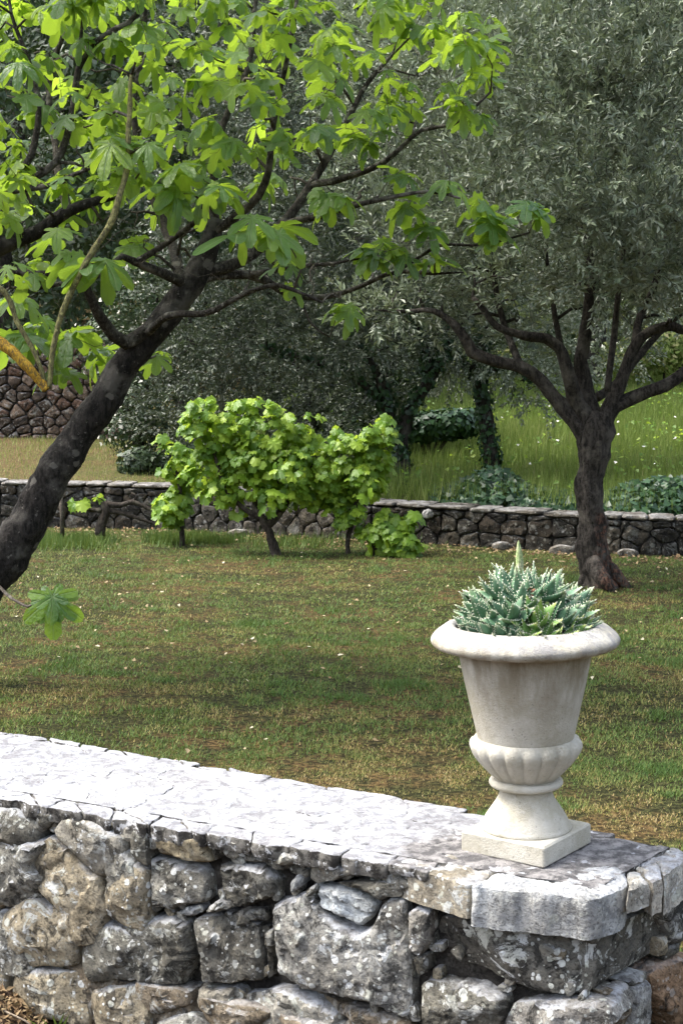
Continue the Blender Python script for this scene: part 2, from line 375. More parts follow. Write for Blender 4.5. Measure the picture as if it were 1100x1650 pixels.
M_YLICHEN = bark_material('yellow_lichen_bark', (0.12, 0.08, 0.03), (0.52, 0.29, 0.025), (0.60, 0.42, 0.06), 0.9, scale=3)
M_GLICHEN = bark_material('green_lichen_bark', (0.07, 0.06, 0.035), (0.20, 0.19, 0.07), (0.36, 0.34, 0.14), 0.9, scale=3)

def urn_material():
    b = MB('cast_limestone'); p = b.pos(); x, y, z = b.sep(p)
    n1 = b.noise(p, 9, 5, 0.6); n2 = b.noise(p, 60, 6, 0.7); n3 = b.noise(p, 240, 4, 0.75)
    st = b.noise(b.vmath('MULTIPLY', p, (1, 1, 0.18)), 22, 5, 0.65)
    col = b.mix(b.step(n1, 0.35, 0.65), (0.42, 0.385, 0.30), (0.56, 0.53, 0.455))
    col = b.mix(b.step(n2, 0.45, 0.7, 0, 0.4), col, (0.62, 0.595, 0.53))
    col = b.mix(b.math('MULTIPLY', b.step(b.noise(p, 5, 7, 0.75, 0.6), 0.50, 0.66), 0.5), col, (0.33, 0.30, 0.235))
    col = b.mix(b.math('MULTIPLY', b.step(b.noise(p, 95, 3, 0.6), 0.66, 0.70), 0.6), col, (0.16, 0.15, 0.13))
    # run-off stain below the rim
    top = b.math('MULTIPLY', b.step(z, 0.74, 0.98), b.step(st, 0.34, 0.66))
    top = b.math('MULTIPLY', top, b.step(z, 1.01, 0.99))
    col = b.mix(b.math('MULTIPLY', top, 0.9), col, (0.25, 0.21, 0.14))
    # grey lichen film on the rim
    rim = b.math('MULTIPLY', b.step(z, 0.98, 1.0), b.step(b.noise(p, 13, 7, 0.8), 0.42, 0.56))
    col = b.mix(b.math('MULTIPLY', rim, 0.75), col, (0.25, 0.245, 0.25))
    sp = b.math('MULTIPLY', b.step(b.noise(p, 45, 5, 0.75), 0.60, 0.68), b.step(z, 0.955, 0.995, 0.3, 1.0))
    col = b.mix(b.math('MULTIPLY', sp, 0.7), col, (0.20, 0.19, 0.18))
    col = b.mix(b.step(n3, 0.40, 0.28, 0, 0.55), col, (0.33, 0.29, 0.22))
    return b.done(b.bsdf(col, 0.85, 0.25, b.bump(b.math('ADD', n2, b.math('MULTIPLY', n3, 0.6)), 0.0035, 0.9)))
M_URN = urn_material()
def aloe_material():
    b = MB('aloe_skin'); p = b.pos(); r = b.objinfo()['Random']; t = b.attr('tone')
    col = b.ramp(r, [(0.0, (0.055, 0.12, 0.065)), (0.5, (0.09, 0.18, 0.10)), (0.85, (0.14, 0.25, 0.14)), (1.0, (0.20, 0.32, 0.14))])
    col = b.mix(b.step(b.noise(p, 60, 3), 0.45, 0.65, 0, 0.35), col, (0.22, 0.34, 0.24))
    col = b.mix(b.step(t, 0.75, 1.0), col, (0.42, 0.50, 0.30))
    oc = b.objinfo()['Color']; col = b.mix(1.0, col, oc, 'MULTIPLY')
    nd = b.n('ShaderNodeBsdfPrincipled'); b.put(nd.inputs['Base Color'], col); nd.inputs['Roughness'].default_value = 0.45
    nd.inputs['Subsurface Weight'].default_value = 0.0; nd.inputs['Specular IOR Level'].default_value = 0.35
    return b.done(nd.outputs[0])
M_ALOE = aloe_material()
M_TOOTH = simple_noise_mat('aloe_tooth', [(0.55, 0.56, 0.42), (0.66, 0.66, 0.52), (0.72, 0.72, 0.6)], 40, 200, 0.0005)
M_SPIKE = simple_noise_mat('aloe_spike', [(0.22, 0.30, 0.12), (0.34, 0.42, 0.20), (0.48, 0.46, 0.33)], 60, 200, 0.001)
M_DRY = simple_noise_mat('dry_leaf', [(0.22, 0.10, 0.06), (0.35, 0.18, 0.11), (0.48, 0.28, 0.18)], 60, 200, 0.002)

# ------------------------------------------------------------------ terrain
WX = np.array([-14, -8.0, -3.5, -1.58, 0.29, 2.44, 3.4, 8.0, 16])
WY = np.array([16.6, 15.7, 15.25, 15.05, 14.0, 12.95, 12.75, 12.2, 11.8])
WZ = np.array([0.52, 0.50, 0.48, 0.44, 0.37, 0.34, 0.33, 0.33, 0.33])
def wall_y(x): return np.interp(x, WX, WY)
def wall_z(x): return np.interp(x, WX, WZ)
def terrace_h(x, y):
    d = np.maximum(y - wall_y(x) - 0.3, 0)
    sl = 0.052 + 0.020 * sstep(-1, 2.5, x)
    h = wall_z(x) - 0.05 + sl * d + 0.30 * np.maximum(y - 30, 0) ** 1.0 * sstep(28, 44, y)
    return h + 0.05 * (nfbm(x + 40, y + 40, 0.5, 5) - 0.5)
def near_h(x, y):
    side = y + 0.5175 * x - 3.0                     # >0.3: lawn side of the near wall
    near = 0.015 - 0.30 * sstep(-0.98, -0.35, x)
    return np.where(side < 0.42, near, 0.0)
def lawn_h(x, y): return 0.02 * (nfbm(x + 20, y + 20, 0.6, 9) - 0.5)
def grid(name, xs, ys, hf, mat):
    X, Y = np.meshgrid(xs, ys); Z = hf(X, Y)
    V = np.stack([X.ravel(), Y.ravel(), Z.ravel()], 1); nx = len(xs); ny = len(ys)
    i = (np.arange(ny - 1)[:, None] * nx + np.arange(nx - 1)[None]).ravel()
    o = link(name, new_mesh(name, V, np.stack([i, i + 1, i + nx + 1, i + nx], 1)), mat); o['kind'] = 'structure'; return o
def lawnfun(X, Y):
    z = lawn_h(X, Y) + near_h(X, Y)
    return np.where(Y > wall_y(X) + 0.12, -0.6, z)
grid('lawn', np.concatenate([np.linspace(-30, -3, 28), np.linspace(-2.9, 3.4, 106), np.linspace(3.6, 30, 28)]),
     np.concatenate([np.linspace(-20, 2, 12), np.linspace(2.1, 5.5, 58), np.linspace(5.7, 17, 80)]), lawnfun, M_GROUND)
def terfun(X, Y):
    return np.where(Y < wall_y(X) + 0.10, -0.5, terrace_h(X, Y))
grid('meadow_terrace', np.linspace(-16, 16, 130), np.concatenate([np.linspace(11.9, 17, 70), np.linspace(17.2, 40, 60)]), terfun, M_TERRACE)
def hillfun(X, Y):
    return -0.9 + 24 * sstep(26, 95, np.hypot(X, Y)) + 1.2 * nfbm(X + 200, Y + 200, 0.12, 3)
grid('wooded_hill', np.linspace(-130, 130, 70), np.linspace(-110, 150, 70), lambda X, Y: np.where(np.hypot(X, Y) < 26, -1.2, hillfun(X, Y)), M_HILL)

# ------------------------------------------------------------------ stones
def resample(poly, n, cuts=(0.10, 0.22), lim=.03):
    pts = [Vector((p[0], p[1])) for p in poly]
    for cut in cuts:                              # corner cutting
        q = []
        for i in range(len(pts)):
            a = pts[i]; c = pts[(i + 1) % len(pts)]; ct = min(cut, lim / max((c - a).length, 1e-6)); q += [a * (1 - ct) + c * ct, a * ct + c * (1 - ct)]
        pts = q
    L = [0]
    for i in range(len(pts)): L.append(L[-1] + (pts[(i + 1) % len(pts)] - pts[i]).length)
    out = []; j = 0
    for k in range(n):
        s = L[-1] * k / n
        while L[j + 1] < s: j += 1
        t = (s - L[j]) / max(L[j + 1] - L[j], 1e-9); out.append(pts[j].lerp(pts[(j + 1) % len(pts)], t))
    return out, L[-1]
def stone(name, poly, O, U, V, N, ext, depth, parent, col, lich=1.0, bulge=0.02, n=56, m=12, amp=0.005, mat=None, power=3.0, seed=0, edge=0.004, label=None, facets=3, sharp=38, rough=1.0):
    """poly: outline in the plane (O, U, V); the stone bulges along N and reaches back along -ext"""
    pts, per = resample(poly, n); c = sum(pts, Vector((0, 0))) / n
    rr = random.Random(seed * 7 + len(poly)); off = Vector((seed * 1.7, seed * 0.9, seed * 2.3))
    size = math.sqrt(max(1e-6, abs(sum(pts[i].x * pts[(i + 1) % n].y - pts[(i + 1) % n].x * pts[i].y for i in range(n))) / 2))
    bulge = min(bulge, size * 0.22); planes = []
    for _ in range(facets):
        a = rr.uniform(0, 6.283); planes.append((Vector((math.cos(a), math.sin(a))), rr.uniform(0.12, 0.30), rr.uniform(0.55, 0.95)))
    verts = []; faces = []
    S = [1 - (i / (m - 1)) ** 1.6 for i in range(m)]      # 1 .. 0, closer rings at the edge
    S = [1.0] + [1 - 0.035 * 1.0] + [s * 0.96 for s in S[1:-1]]
    def place(q, h): return O + U * q.x + V * q.y + N * h
    for bk in (1.0, 0.5):                                 # back ring, middle ring
        for p in pts:
            q = c + (p - c) * (0.9 if bk == 1.0 else 1.0); v = place(q, 0) - ext * depth * bk
            verts.append(v + Vector((fbm(v + off, 9, 3), fbm(v - off, 9, 3), fbm(v + off * 2, 9, 3))) * amp * 0.8)
    for s in S:
        for p in pts:
            q = c + (p - c) * s
            h = bulge * (1 - s ** power) ** 0.6 - (edge if s == 1.0 else 0)
            for d, k, r in planes:
                x = (q - c).dot(d) / size; h = min(h, bulge * r - k * size * max(0, x - 0.18) * 0.6 + 0.0) if x > 0.18 else h
            v = place(q, h)
            a = amp * (0.6 + 0.4 * (1 - s))
            d3 = (fbm(v + off, 11, 4) * 1.0 + 0.45 * fbm(v + off * 3, 36, 3) + 0.9 * abs(mn.noise((v + off) * 16)) + (0.5 - abs(mn.noise((v - off) * 45))) * 0.35) * rough
            crack = -max(0, 0.12 - abs(mn.noise((v + off) * 9))) * 2.2 * amp
            v = v + N * (d3 * a + crack)
            if s > 0.9: v = v + (U * fbm(v + off, 17, 3) + V * fbm(v - off, 17, 3)) * amp * 0.9
            verts.append(v)
    rings = 2 + len(S)
    for i in range(rings - 1):
        for k in range(n):
            k2 = (k + 1) % n; faces.append((i * n + k, i * n + k2, (i + 1) * n + k2, (i + 1) * n + k))
    v = place(c, bulge * min(1, min([r for _, _, r in planes] + [1]) + .1)); verts.append(v + N * amp * fbm(v + off, 11, 4)); ci = len(verts) - 1
    b = (rings - 1) * n
    for k in range(n): faces.append((b + k, b + (k + 1) % n, ci))
    faces.append(tuple(reversed(range(n))))
    area = sum(pts[i].x * pts[(i + 1) % n].y - pts[(i + 1) % n].x * pts[i].y for i in range(n))
    if (U.cross(V)).dot(N) * area < 0: faces = [tuple(reversed(f)) for f in faces]
    o = centred(name, verts, faces, mat or M_STONE, parent)
    o.data.set_sharp_from_angle(angle=math.radians(sharp))
    o.color = (*col, lich)
    if label: o['label'] = label
    return o

from mathutils.geometry import delaunay_2d_cdt
def rock(name, poly, O, U, V, N, ext, depth, parent, col, lich=1.0, bulge=0.02, res=0.008, amp=0.006, mat=None, seed=0, edge_r=0.014, label=None, facets=3, ragged=0.004, flat=0.0):
    """near stone: the outline is filled with an even net of points, so relief reads the same everywhere"""
    off = Vector((seed * 1.7, seed * 0.9, seed * 2.3)); rr = random.Random(seed * 13 + 5)
    pts, per = resample(poly, 60, (.06, .16), .006); n = max(24, int(per / (res * 0.9))); pts, per = resample(poly, n, (.06, .16), .006)
    pts = [p + Vector((fbm(Vector((p.x, p.y, 0)) + off, 22, 4), fbm(Vector((p.y, p.x, 2)) + off, 22, 4))) * ragged for p in pts]
    B = np.array([p[:] for p in pts]); B2 = np.roll(B, -1, 0)
    x0, y0 = B.min(0); x1, y1 = B.max(0); g = []
    j = 0; y = y0
    while y < y1:
        x = x0 + (res / 2 if j % 2 else 0)
        while x < x1: g.append((x + rr.uniform(-.3, .3) * res, y + rr.uniform(-.3, .3) * res)); x += res
        y += res * .87; j += 1
    g = np.array(g).reshape(-1, 2)
    def dist(Q):
        e = B2 - B; L = (e ** 2).sum(1) + 1e-12; t = np.clip(((Q[:, None] - B[None]) * e[None]).sum(2) / L, 0, 1)
        return np.sqrt((((B[None] + e[None] * t[..., None]) - Q[:, None]) ** 2).sum(2)).min(1)
    if len(g):
        inside_ = np.zeros(len(g), bool)
        for (ax_, ay_), (bx_, by_) in zip(B, B2):
            c_ = ((ay_ > g[:, 1]) != (by_ > g[:, 1])) & (g[:, 0] < (bx_ - ax_) * (g[:, 1] - ay_) / (by_ - ay_ + 1e-12) + ax_); inside_ ^= c_
        g = g[inside_]
    if len(g): d = dist(g); g = g[d > res * .5]
    allp = [Vector(q) for q in B.tolist()] + [Vector(q) for q in g.tolist()]
    vo, _, fo, _, _, _ = delaunay_2d_cdt(allp, [], [list(range(len(B)))], 1, 1e-5)
    Q = np.array([v[:] for v in vo]); D = dist(Q); dm = max(D.max(), 1e-4); size = math.sqrt(max(1e-8, (x1 - x0) * (y1 - y0))); bulge = min(bulge, size * .25)
    e = np.clip(D / min(edge_r, dm), 0, 1); H = bulge * ((.55 + flat * .35) * np.sqrt(1 - (1 - e) ** 2) + (.45 - flat * .35) * (np.clip(D / dm, 0, 1)) ** .7)
    c = Q.mean(0)
    for _ in range(facets):
        a_ = rr.uniform(0, 6.283); q = ((Q - c) @ np.array([math.cos(a_), math.sin(a_)])) / size
        H = np.minimum(H, bulge * rr.uniform(.7, 1.0) - rr.uniform(.16, .48) * size * np.maximum(0, q - rr.uniform(.05, .25)) + .002)
    verts = []
    for (x, y), h, dd in zip(Q, H, D):
        v = O + U * x + V * y + N * h; w_ = v + off
        wq = w_ + Vector((fbm(w_, 20, 2), fbm(w_ * 1.1, 20, 2), 0)) * .008; k = 0
        for fs_, am_ in ((11.0, 1.1), (27.0, .6)):                    # fractured facets
            _, ps_ = mn.voronoi(wq * fs_); p0_ = ps_[0]; hv = mn.noise_vector(p0_ * 3.7 + off); k += am_ * (hv.dot(wq * fs_ - p0_) * 1.5 + hv.x * .9)
        k += .5 * fbm(w_, 9, 3) + .40 * fbm(w_ * 1.3, 30, 4) + .28 * fbm(w_, 85, 3) - 1.5 * max(0, .07 - abs(mn.noise(w_ * 6.5))) * 4
        verts.append(v + N * (k * amp * min(1, .35 + dd / .02)))
    faces = [tuple(f) for f in fo]
    cnt = {}
    for f in faces:
        for i in range(len(f)): ed = (f[i], f[(i + 1) % len(f)]); cnt[ed] = 1
    bd = [ed for ed in cnt if (ed[1], ed[0]) not in cnt]; bv = sorted({i for ed in bd for i in ed}); mp = {}; lay = []
    for t in (.33, .66, 1.0):
        m_ = {}
        for i in bv:
            v = verts[i] - ext * depth * t; m_[i] = len(verts) + len(lay)
            lay.append(v + (U * fbm(v + off, 20, 3) + V * fbm(v - off, 20, 3)) * amp * 1.0)
        mp[t] = m_
    verts += lay; prev = {i: i for i in bv}
    for t in (.33, .66, 1.0):
        for a_, b_ in bd: faces.append((b_ if prev is None else prev[b_], prev[a_], mp[t][a_], mp[t][b_]))
        prev = mp[t]
    f0 = fo[0]; p0, p1, p2 = Q[f0[0]], Q[f0[1]], Q[f0[2]]; ar = (p1[0] - p0[0]) * (p2[1] - p0[1]) - (p2[0] - p0[0]) * (p1[1] - p0[1])
    if (U.cross(V)).dot(N) * ar < 0: faces = [tuple(reversed(f)) for f in faces]
    o = centred(name, verts, faces, mat or M_STONE, parent); o.data.set_sharp_from_angle(angle=math.radians(34)); o.color = (*col, lich)
    if label: o['label'] = label
    return o

def clip(poly, a, b):
    """keep the part of poly nearer to a than to b"""
    mx, my = (a[0] + b[0]) / 2, (a[1] + b[1]) / 2; dx, dy = b[0] - a[0], b[1] - a[1]; out = []
    f = lambda p: (p[0] - mx) * dx + (p[1] - my) * dy
    for i in range(len(poly)):
        p, q = poly[i], poly[(i + 1) % len(poly)]; fp, fq = f(p), f(q)
        if fp <= 0: out.append(p)
        if fp * fq < 0: t = fp / (fp - fq); out.append((p[0] + (q[0] - p[0]) * t, p[1] + (q[1] - p[1]) * t))
    return out
def voronoi(seeds, bounds, reach):
    x0, x1, y0, y1 = bounds; cells = []
    for i, s in enumerate(seeds):
        poly = [(x0, y0), (x1, y0), (x1, y1), (x0, y1)]
        for j, t in enumerate(seeds):
            if j != i and abs(s[0] - t[0]) < reach and abs(s[1] - t[1]) < reach: poly = clip(poly, s, t)
            if len(poly) < 3: break
        cells.append(poly)
    return cells
def shrink(poly, g):
    cx = sum(p[0] for p in poly) / len(poly); cy_ = sum(p[1] for p in poly) / len(poly); out = []
    for x, y in poly:
        d = math.hypot(x - cx, y - cy_); k = max(0.3, 1 - g / max(d, 1e-6)); out.append((cx + (x - cx) * k, cy_ + (y - cy_) * k))
    return out
def rows(width, height, hs, wmin, wmax, jit, rr):
    seeds = []; z = 0
    while z < height + hs:
        x = -rr.random() * wmin
        while x < width + wmax:
            ww = rr.uniform(wmin, wmax); seeds.append((x + ww / 2 + rr.uniform(-jit, jit), z + hs / 2 + rr.uniform(-jit, jit) * 0.8)); x += ww
        z += hs * rr.uniform(0.8, 1.15)
    return seeds

# ------------------------------------------------------------------ near wall
ZT = 0.5
C0 = G(957, 1445, ZT); CL = G(0, 1285, ZT); CB = G(1100, 1367, ZT)
D1 = (CL - C0).normalized()                 # along the front, towards the left
D2 = (CB - C0).normalized()                 # along the end face, towards the back
N1 = Vector((D1.y, -D1.x, 0)); N1 = N1 if N1.y < 0 else -N1       # front face outward
N2 = Vector((D2.y, -D2.x, 0)); N2 = N2 if N2.x > 0 else -N2       # end face outward
UP = Vector((0, 0, 1))
wall = thing('dry_stone_wall', (C0 + CL) / 2 + D2 * 0.2 - UP * 0.8, 'low dry stone wall with a white lichened top, carrying the stone urn', 'stone wall', 'dry stone walls')
def on_plane(x, y, O, N):
    r = ray(x, y); o = Vector((0, 0, CAMH)); return o + r * ((O - o).dot(N) / r.dot(N))
def conv(t, q):
    ox, s = {'a': (0, 3.929), 'b': (260, 3.929), 'c': (520, 3.929), 'd': (780, 3.4375)}[t]
    return ox + q[0] / s, 1240 + q[1] / s
GREY = (0.245, 0.24, 0.215); DKG = (0.155, 0.15, 0.13); TAN = (0.33, 0.29, 0.215); CREAM = (0.38, 0.33, 0.23); BLUE = (0.40, 0.42, 0.44)
PALE = (0.33, 0.315, 0.275); BRN = (0.21, 0.175, 0.13); RUST = (0.34, 0.23, 0.15)
FRONT = [
 ('a', [(-60,90),(60,70),(150,150),(250,185),(180,225),(80,240),(-60,240)], PALE, 1.2, .012),
 ('a', [(-60,245),(180,240),(270,225),(285,285),(150,290),(140,395),(-60,400)], DKG, .6, .012),
 ('a', [(155,300),(230,288),(298,312),(290,400),(180,415),(150,370)], GREY, .5, .02),
 ('a', [(265,190),(380,180),(500,190),(605,250),(612,322),(500,300),(400,288),(300,280)], PALE, 1.2, .015),
 ('a', [(300,300),(385,300),(368,385),(305,385)], GREY, .6, .012),
 ('a', [(392,312),(520,315),(612,335),(640,405),(745,455),(700,520),(580,542),(500,520),(360,450),(370,390)], GREY, 1.3, .028),
 ('a', [(622,262),(720,270),(800,325),(950,378),(952,480),(880,495),(790,470),(645,400),(615,340)], PALE, .9, .022),
 ('a', [(-60,412),(170,425),(320,450),(245,590),(318,700),(250,860),(60,872),(-60,830)], GREY, 1.5, .04),
 ('a', [(270,520),(350,482),(440,490),(468,590),(430,640),(310,668),(240,620)], TAN, .7, .03),
 ('a', [(470,542),(560,550),(675,550),(668,640),(560,636),(480,600)], GREY, .6, .012),
 ('a', [(440,642),(520,625),(660,655),(690,760),(738,880),(708,960),(690,1100),(560,1135),(400,1080),(340,960),(330,820),(370,720)], TAN, .45, .05),
 ('a', [(682,528),(790,487),(858,560),(908,650),(908,760),(780,900),(722,850),(682,700),(672,620)], GREY, .8, .035),
 ('a', [(850,502),(930,510),(950,575),(900,635),(862,570)], DKG, .5, .01),
 ('b', [(-58,350),(10,345),(60,385),(160,375),(280,420),(285,520),(322,598),(230,610),(100,588),(40,566),(-50,540)], CREAM, .25, .028),
 ('b', [(-100,565),(40,580),(100,600),(240,632),(290,700),(288,850),(230,868),(100,880),(60,920),(0,898),(-70,885),(-92,800),(-100,700)], GREY, 1.1, .03),
 ('b', [(110,882),(240,868),(262,910),(180,948),(75,925)], BLUE, 1.3, .012),
 ('a', [(790,925),(910,825),(940,900),(880,970),(800,955)], PALE, .8, .015),
 ('a', [(-60,875),(180,885),(245,925),(200,1040),(215,1160),(240,1300),(180,1335),(-60,1270)], GREY, 1.1, .03),
 ('a', [(270,960),(300,925),(350,960),(388,1085),(255,1178),(228,1080)], PALE, .9, .025),
 ('a', [(732,975),(900,942),(1080,932),(1190,980),(1235,1200),(1150,1380),(960,1385),(830,1330),(722,1200)], (0.16,.155,.135), .8, .035),
 ('a', [(245,1190),(400,1125),(560,1150),(710,1150),(740,1290),(860,1365),(880,1500),(850,1720),(500,1720),(400,1450),(250,1380)], BRN, .35, .03),
 ('b', [(182,955),(250,930),(430,920),(590,992),(636,1180),(638,1350),(400,1375),(240,1365),(222,1150)], (0.125,.12,.105), .6, .025),
 ('b', [(602,1005),(650,1005),(688,1200),(690,1335),(650,1345),(645,1180)], DKG, .4, .01),
 ('b', [(342,608),(480,600),(640,612),(740,722),(738,800),(560,878),(480,885),(402,820),(372,700)], DKG, 1.0, .035),
 ('b', [(492,540),(560,522),(690,560),(680,602),(600,612),(500,598)], GREY, .9, .018),
 ('b', [(370,425),(520,405),(560,460),(720,482),(700,530),(520,520),(440,480)], (0.5,.5,.46), 1.2, .012),
 ('b', [(702,562),(760,482),(898,545),(880,590),(770,620),(702,592)], (0.42,.41,.36), 1.1, .02),
 ('b', [(800,740),(850,652),(895,680),(880,760),(820,800)], BLUE, .9, .015),
 ('b', [(290,862),(380,812),(436,888),(330,918),(266,908)], GREY, .8, .012),
 ('b', [(460,905),(640,892),(648,980),(500,978),(445,922)], GREY, .6, .012),
 ('c', [(-338,860),(-200,805),(-90,760),(-40,900),(90,975),(230,1040),(310,1000),(360,880),(420,822),(520,832),(530,1000),(560,1200),(560,1560),(500,1590),(300,1500),(100,1450),(-100,1415),(-300,1300),(-320,1050)], (0.30,.295,.275), 2.0, .03),
 ('c', [(-70,748),(150,750),(250,790),(338,870),(298,975),(230,1020),(100,950),(-40,890)], (0.50,.54,.57), .5, .03),
 ('c', [(-95,592),(120,602),(200,572),(300,547),(418,560),(438,690),(360,690),(200,680),(-60,738),(-115,700)], PALE, 1.5, .02),
 ('c', [(70,715),(350,705),(470,725),(515,808),(400,820),(345,850),(250,775)], DKG, .6, .01),
 ('c', [(532,892),(600,862),(690,892),(680,1120),(610,1190),(542,1150),(528,1000)], (0.25,.24,.22), 1.2, .03),
 ('c', [(604,1420),(640,1335),(900,1355),(1130,1420),(1180,1480),(1150,1740),(620,1740)], DKG, .8, .03),
 ('b', [(205,1385),(458,1385),(440,1560),(300,1590),(222,1500)], PALE, 1.5, .03),
 ('b', [(472,1445),(700,1385),(850,1405),(1000,1475),(1125,1560),(1100,1740),(480,1740)], PALE, 1.4, .03),
 ('b', [(-130,1405),(185,1400),(215,1520),(290,1610),(240,1740),(-150,1740)], BRN, .3, .02),
 ('c', [(-120,1445),(100,1490),(400,1570),(560,1625),(555,1740),(150,1740),(130,1590),(-60,1520)], BRN, .5, .015),
 ('b', [(288,435),(365,440),(375,520),(335,598),(292,520)], DKG, .9, .012),
 ('b', [(625,1045),(690,1015),(702,1140),(642,1152)], GREY, .6, .01),
 ('b', [(905,765),(980,722),(990,765),(930,830),(882,812)], GREY, 1.3, .01),
 ('c', [(562,1195),(655,1160),(678,1290),(600,1320)], DKG, .4, .01),
 ('a', [(640,905),(700,930),(700,955),(730,965),(725,940)], GREY, .8, .01),
 ('a', [(460,500),(500,520),(480,560),(450,520)], TAN, .6, .01),
 ('d', [(150,1290),(400,1272),(560,1282),(690,1305),(740,1400),(650,1520),(60,1520),(100,1400)], (0.30,.29,.27), 1.9, .03),
]
def to_uv(px, py, O, U, N):
    q = on_plane(px, py, O, N) - O; return (q.dot(U), q.z)
for i, (t, pl, col, li, bu) in enumerate(FRONT):
    uv = [to_uv(*conv(t, q), C0, D1, N1) for q in pl]
    big = abs(uv[0][0] - uv[len(uv) // 2][0]) > 0.06
    uv = [(x, min(y, ZT - C0.z - .005)) for x, y in uv]; cxm = sum(x for x, _ in uv) / len(uv); cym = sum(y for _, y in uv) / len(uv)
    uv = shrink([(cxm + (x - cxm), cym + (y - cym) * 1.005) for x, y in uv], .0045)
    rock('stone', uv, C0 - N1 * R.uniform(0.0, 0.024), D1, UP, N1, N1, 0.13, wall, col, li, bu, res=.008 if big else .0055, amp=.0075 if big else .005, seed=i + 1, edge_r=R.uniform(.007, .022), flat=R.random(), ragged=.003, mat=M_PALESTONE if col[0] > .36 else None)
# the long spotted block that turns the corner
uv = [to_uv(*q, C0, D1, N1) for q in [(697,1500),(703,1484),(760,1482),(860,1500),(953,1524),(950,1560),(943,1609),(860,1597),(780,1565),(695,1552)]]
rock('stone', uv, C0 - N1 * 0.006, D1, UP, N1, -D2, 0.33, wall, (0.15, 0.145, 0.13), 1.9, .016, amp=.006, seed=77, flat=1, label='long grey block speckled with round white lichen, turning the corner')
END = [
 ('d', [(920,672),(1000,638),(1012,700),(1060,640),(1110,610),(1130,940),(1040,978),(1000,900),(955,800),(922,740)], (0.22,.22,.215), 1.0, .03),
 ('d', [(700,822),(780,792),(790,820),(730,850),(697,846)], GREY, .7, .012),
 ('d', [(822,742),(900,708),(902,750),(830,795)], (0.3,.3,.28), .7, .012),
 ('d', [(962,932),(1018,922),(1010,1028),(962,1038)], TAN, .4, .012),
 ('d', [(925,1135),(1010,1065),(1110,1022),(1180,1040),(1180,1500),(1060,1500),(945,1285)], RUST, .3, .035),
 ('d', [(815,1205),(908,1155),(912,1350),(880,1500),(800,1500)], (0.24,.24,.235), .7, .02),
 ('d', [(655,1232),(790,1205),(802,1330),(790,1500),(745,1500),(740,1345),(700,1290)], BRN, .5, .015),
 ('d', [(802,1182),(900,1122),(912,1158),(832,1208)], GREY, .6, .012),
 ('d', [(1030,985),(1110,950),(1110,1005),(1000,1055)], DKG, .5, .01),
]
for i, (t, pl, col, li, bu) in enumerate(END):
    uv = []
    for q in pl:
        w_ = on_plane(*conv(t, q), C0, N2) - C0; uv.append((w_.dot(D2), w_.z))
    rock('stone', uv, C0 - N2 * 0.004, D2, UP, N2, N2, 0.12, wall, col, li, bu, res=.007, amp=.006, seed=i + 100)
# unseen continuation of the face to the left and down to the footing
rr = random.Random(5)
for poly in voronoi(rows(1.2, 0.62, .15, .16, .30, .03, rr), (0, 1.2, 0, 0.56), 0.6):
    if len(poly) > 2: stone('stone', [(x + 1.125, y - 0.57) for x, y in shrink(poly, .008)], C0, D1, UP, N1, N1, .15, wall, rr.choice([GREY, PALE, TAN, DKG]), 1, .03, n=36, m=7, seed=rr.randint(1, 999))
for poly in voronoi(rows(1.2, 0.2, .14, .16, .30, .03, rr), (0, 1.2, 0, 0.22), 0.6):
    if len(poly) > 2: stone('stone', [(x - 0.02, y - 0.62) for x, y in shrink(poly, .008)], C0, D1, UP, N1, N1, .15, wall, rr.choice([GREY, BRN, DKG]), .6, .03, n=32, m=7, seed=rr.randint(1, 999))
# rubble and mortar core
def core(name, O, A, B, la, lb, z0, z1, mat, parent, res=0.02, amp=0.012):
    verts = []; faces = []
    def sheet(o, u, v, lu, lv, n):
        a = max(2, int(lu / res)); c = max(2, int(lv / res)); b0 = len(verts)
        for j in range(c + 1):
            for i in range(a + 1):
                q = o + u * (lu * i / a) + v * (lv * j / c); verts.append(q + n * amp * fbm(q, 14, 4))
        for j in range(c):
            for i in range(a):
                k = b0 + j * (a + 1) + i; f = (k, k + 1, k + a + 2, k + a + 1)
                faces.append(f if u.cross(v).dot(n) > 0 else tuple(reversed(f)))
    nA = Vector((A.y, -A.x, 0)); nA = nA if nA.dot(B) < 0 else -nA; nB = Vector((B.y, -B.x, 0)); nB = nB if nB.dot(A) < 0 else -nB
    o = O + UP * z0; h = z1 - z0
    sheet(o, A, UP, la, h, nA); sheet(o + B * lb, A, UP, la, h, -nA); sheet(o, B, UP, lb, h, nB); sheet(o + A * la, B, UP, lb, h, -nB)
    sheet(O + UP * z1, A, B, la, lb, UP)
    return centred(name, verts, faces, mat, parent)
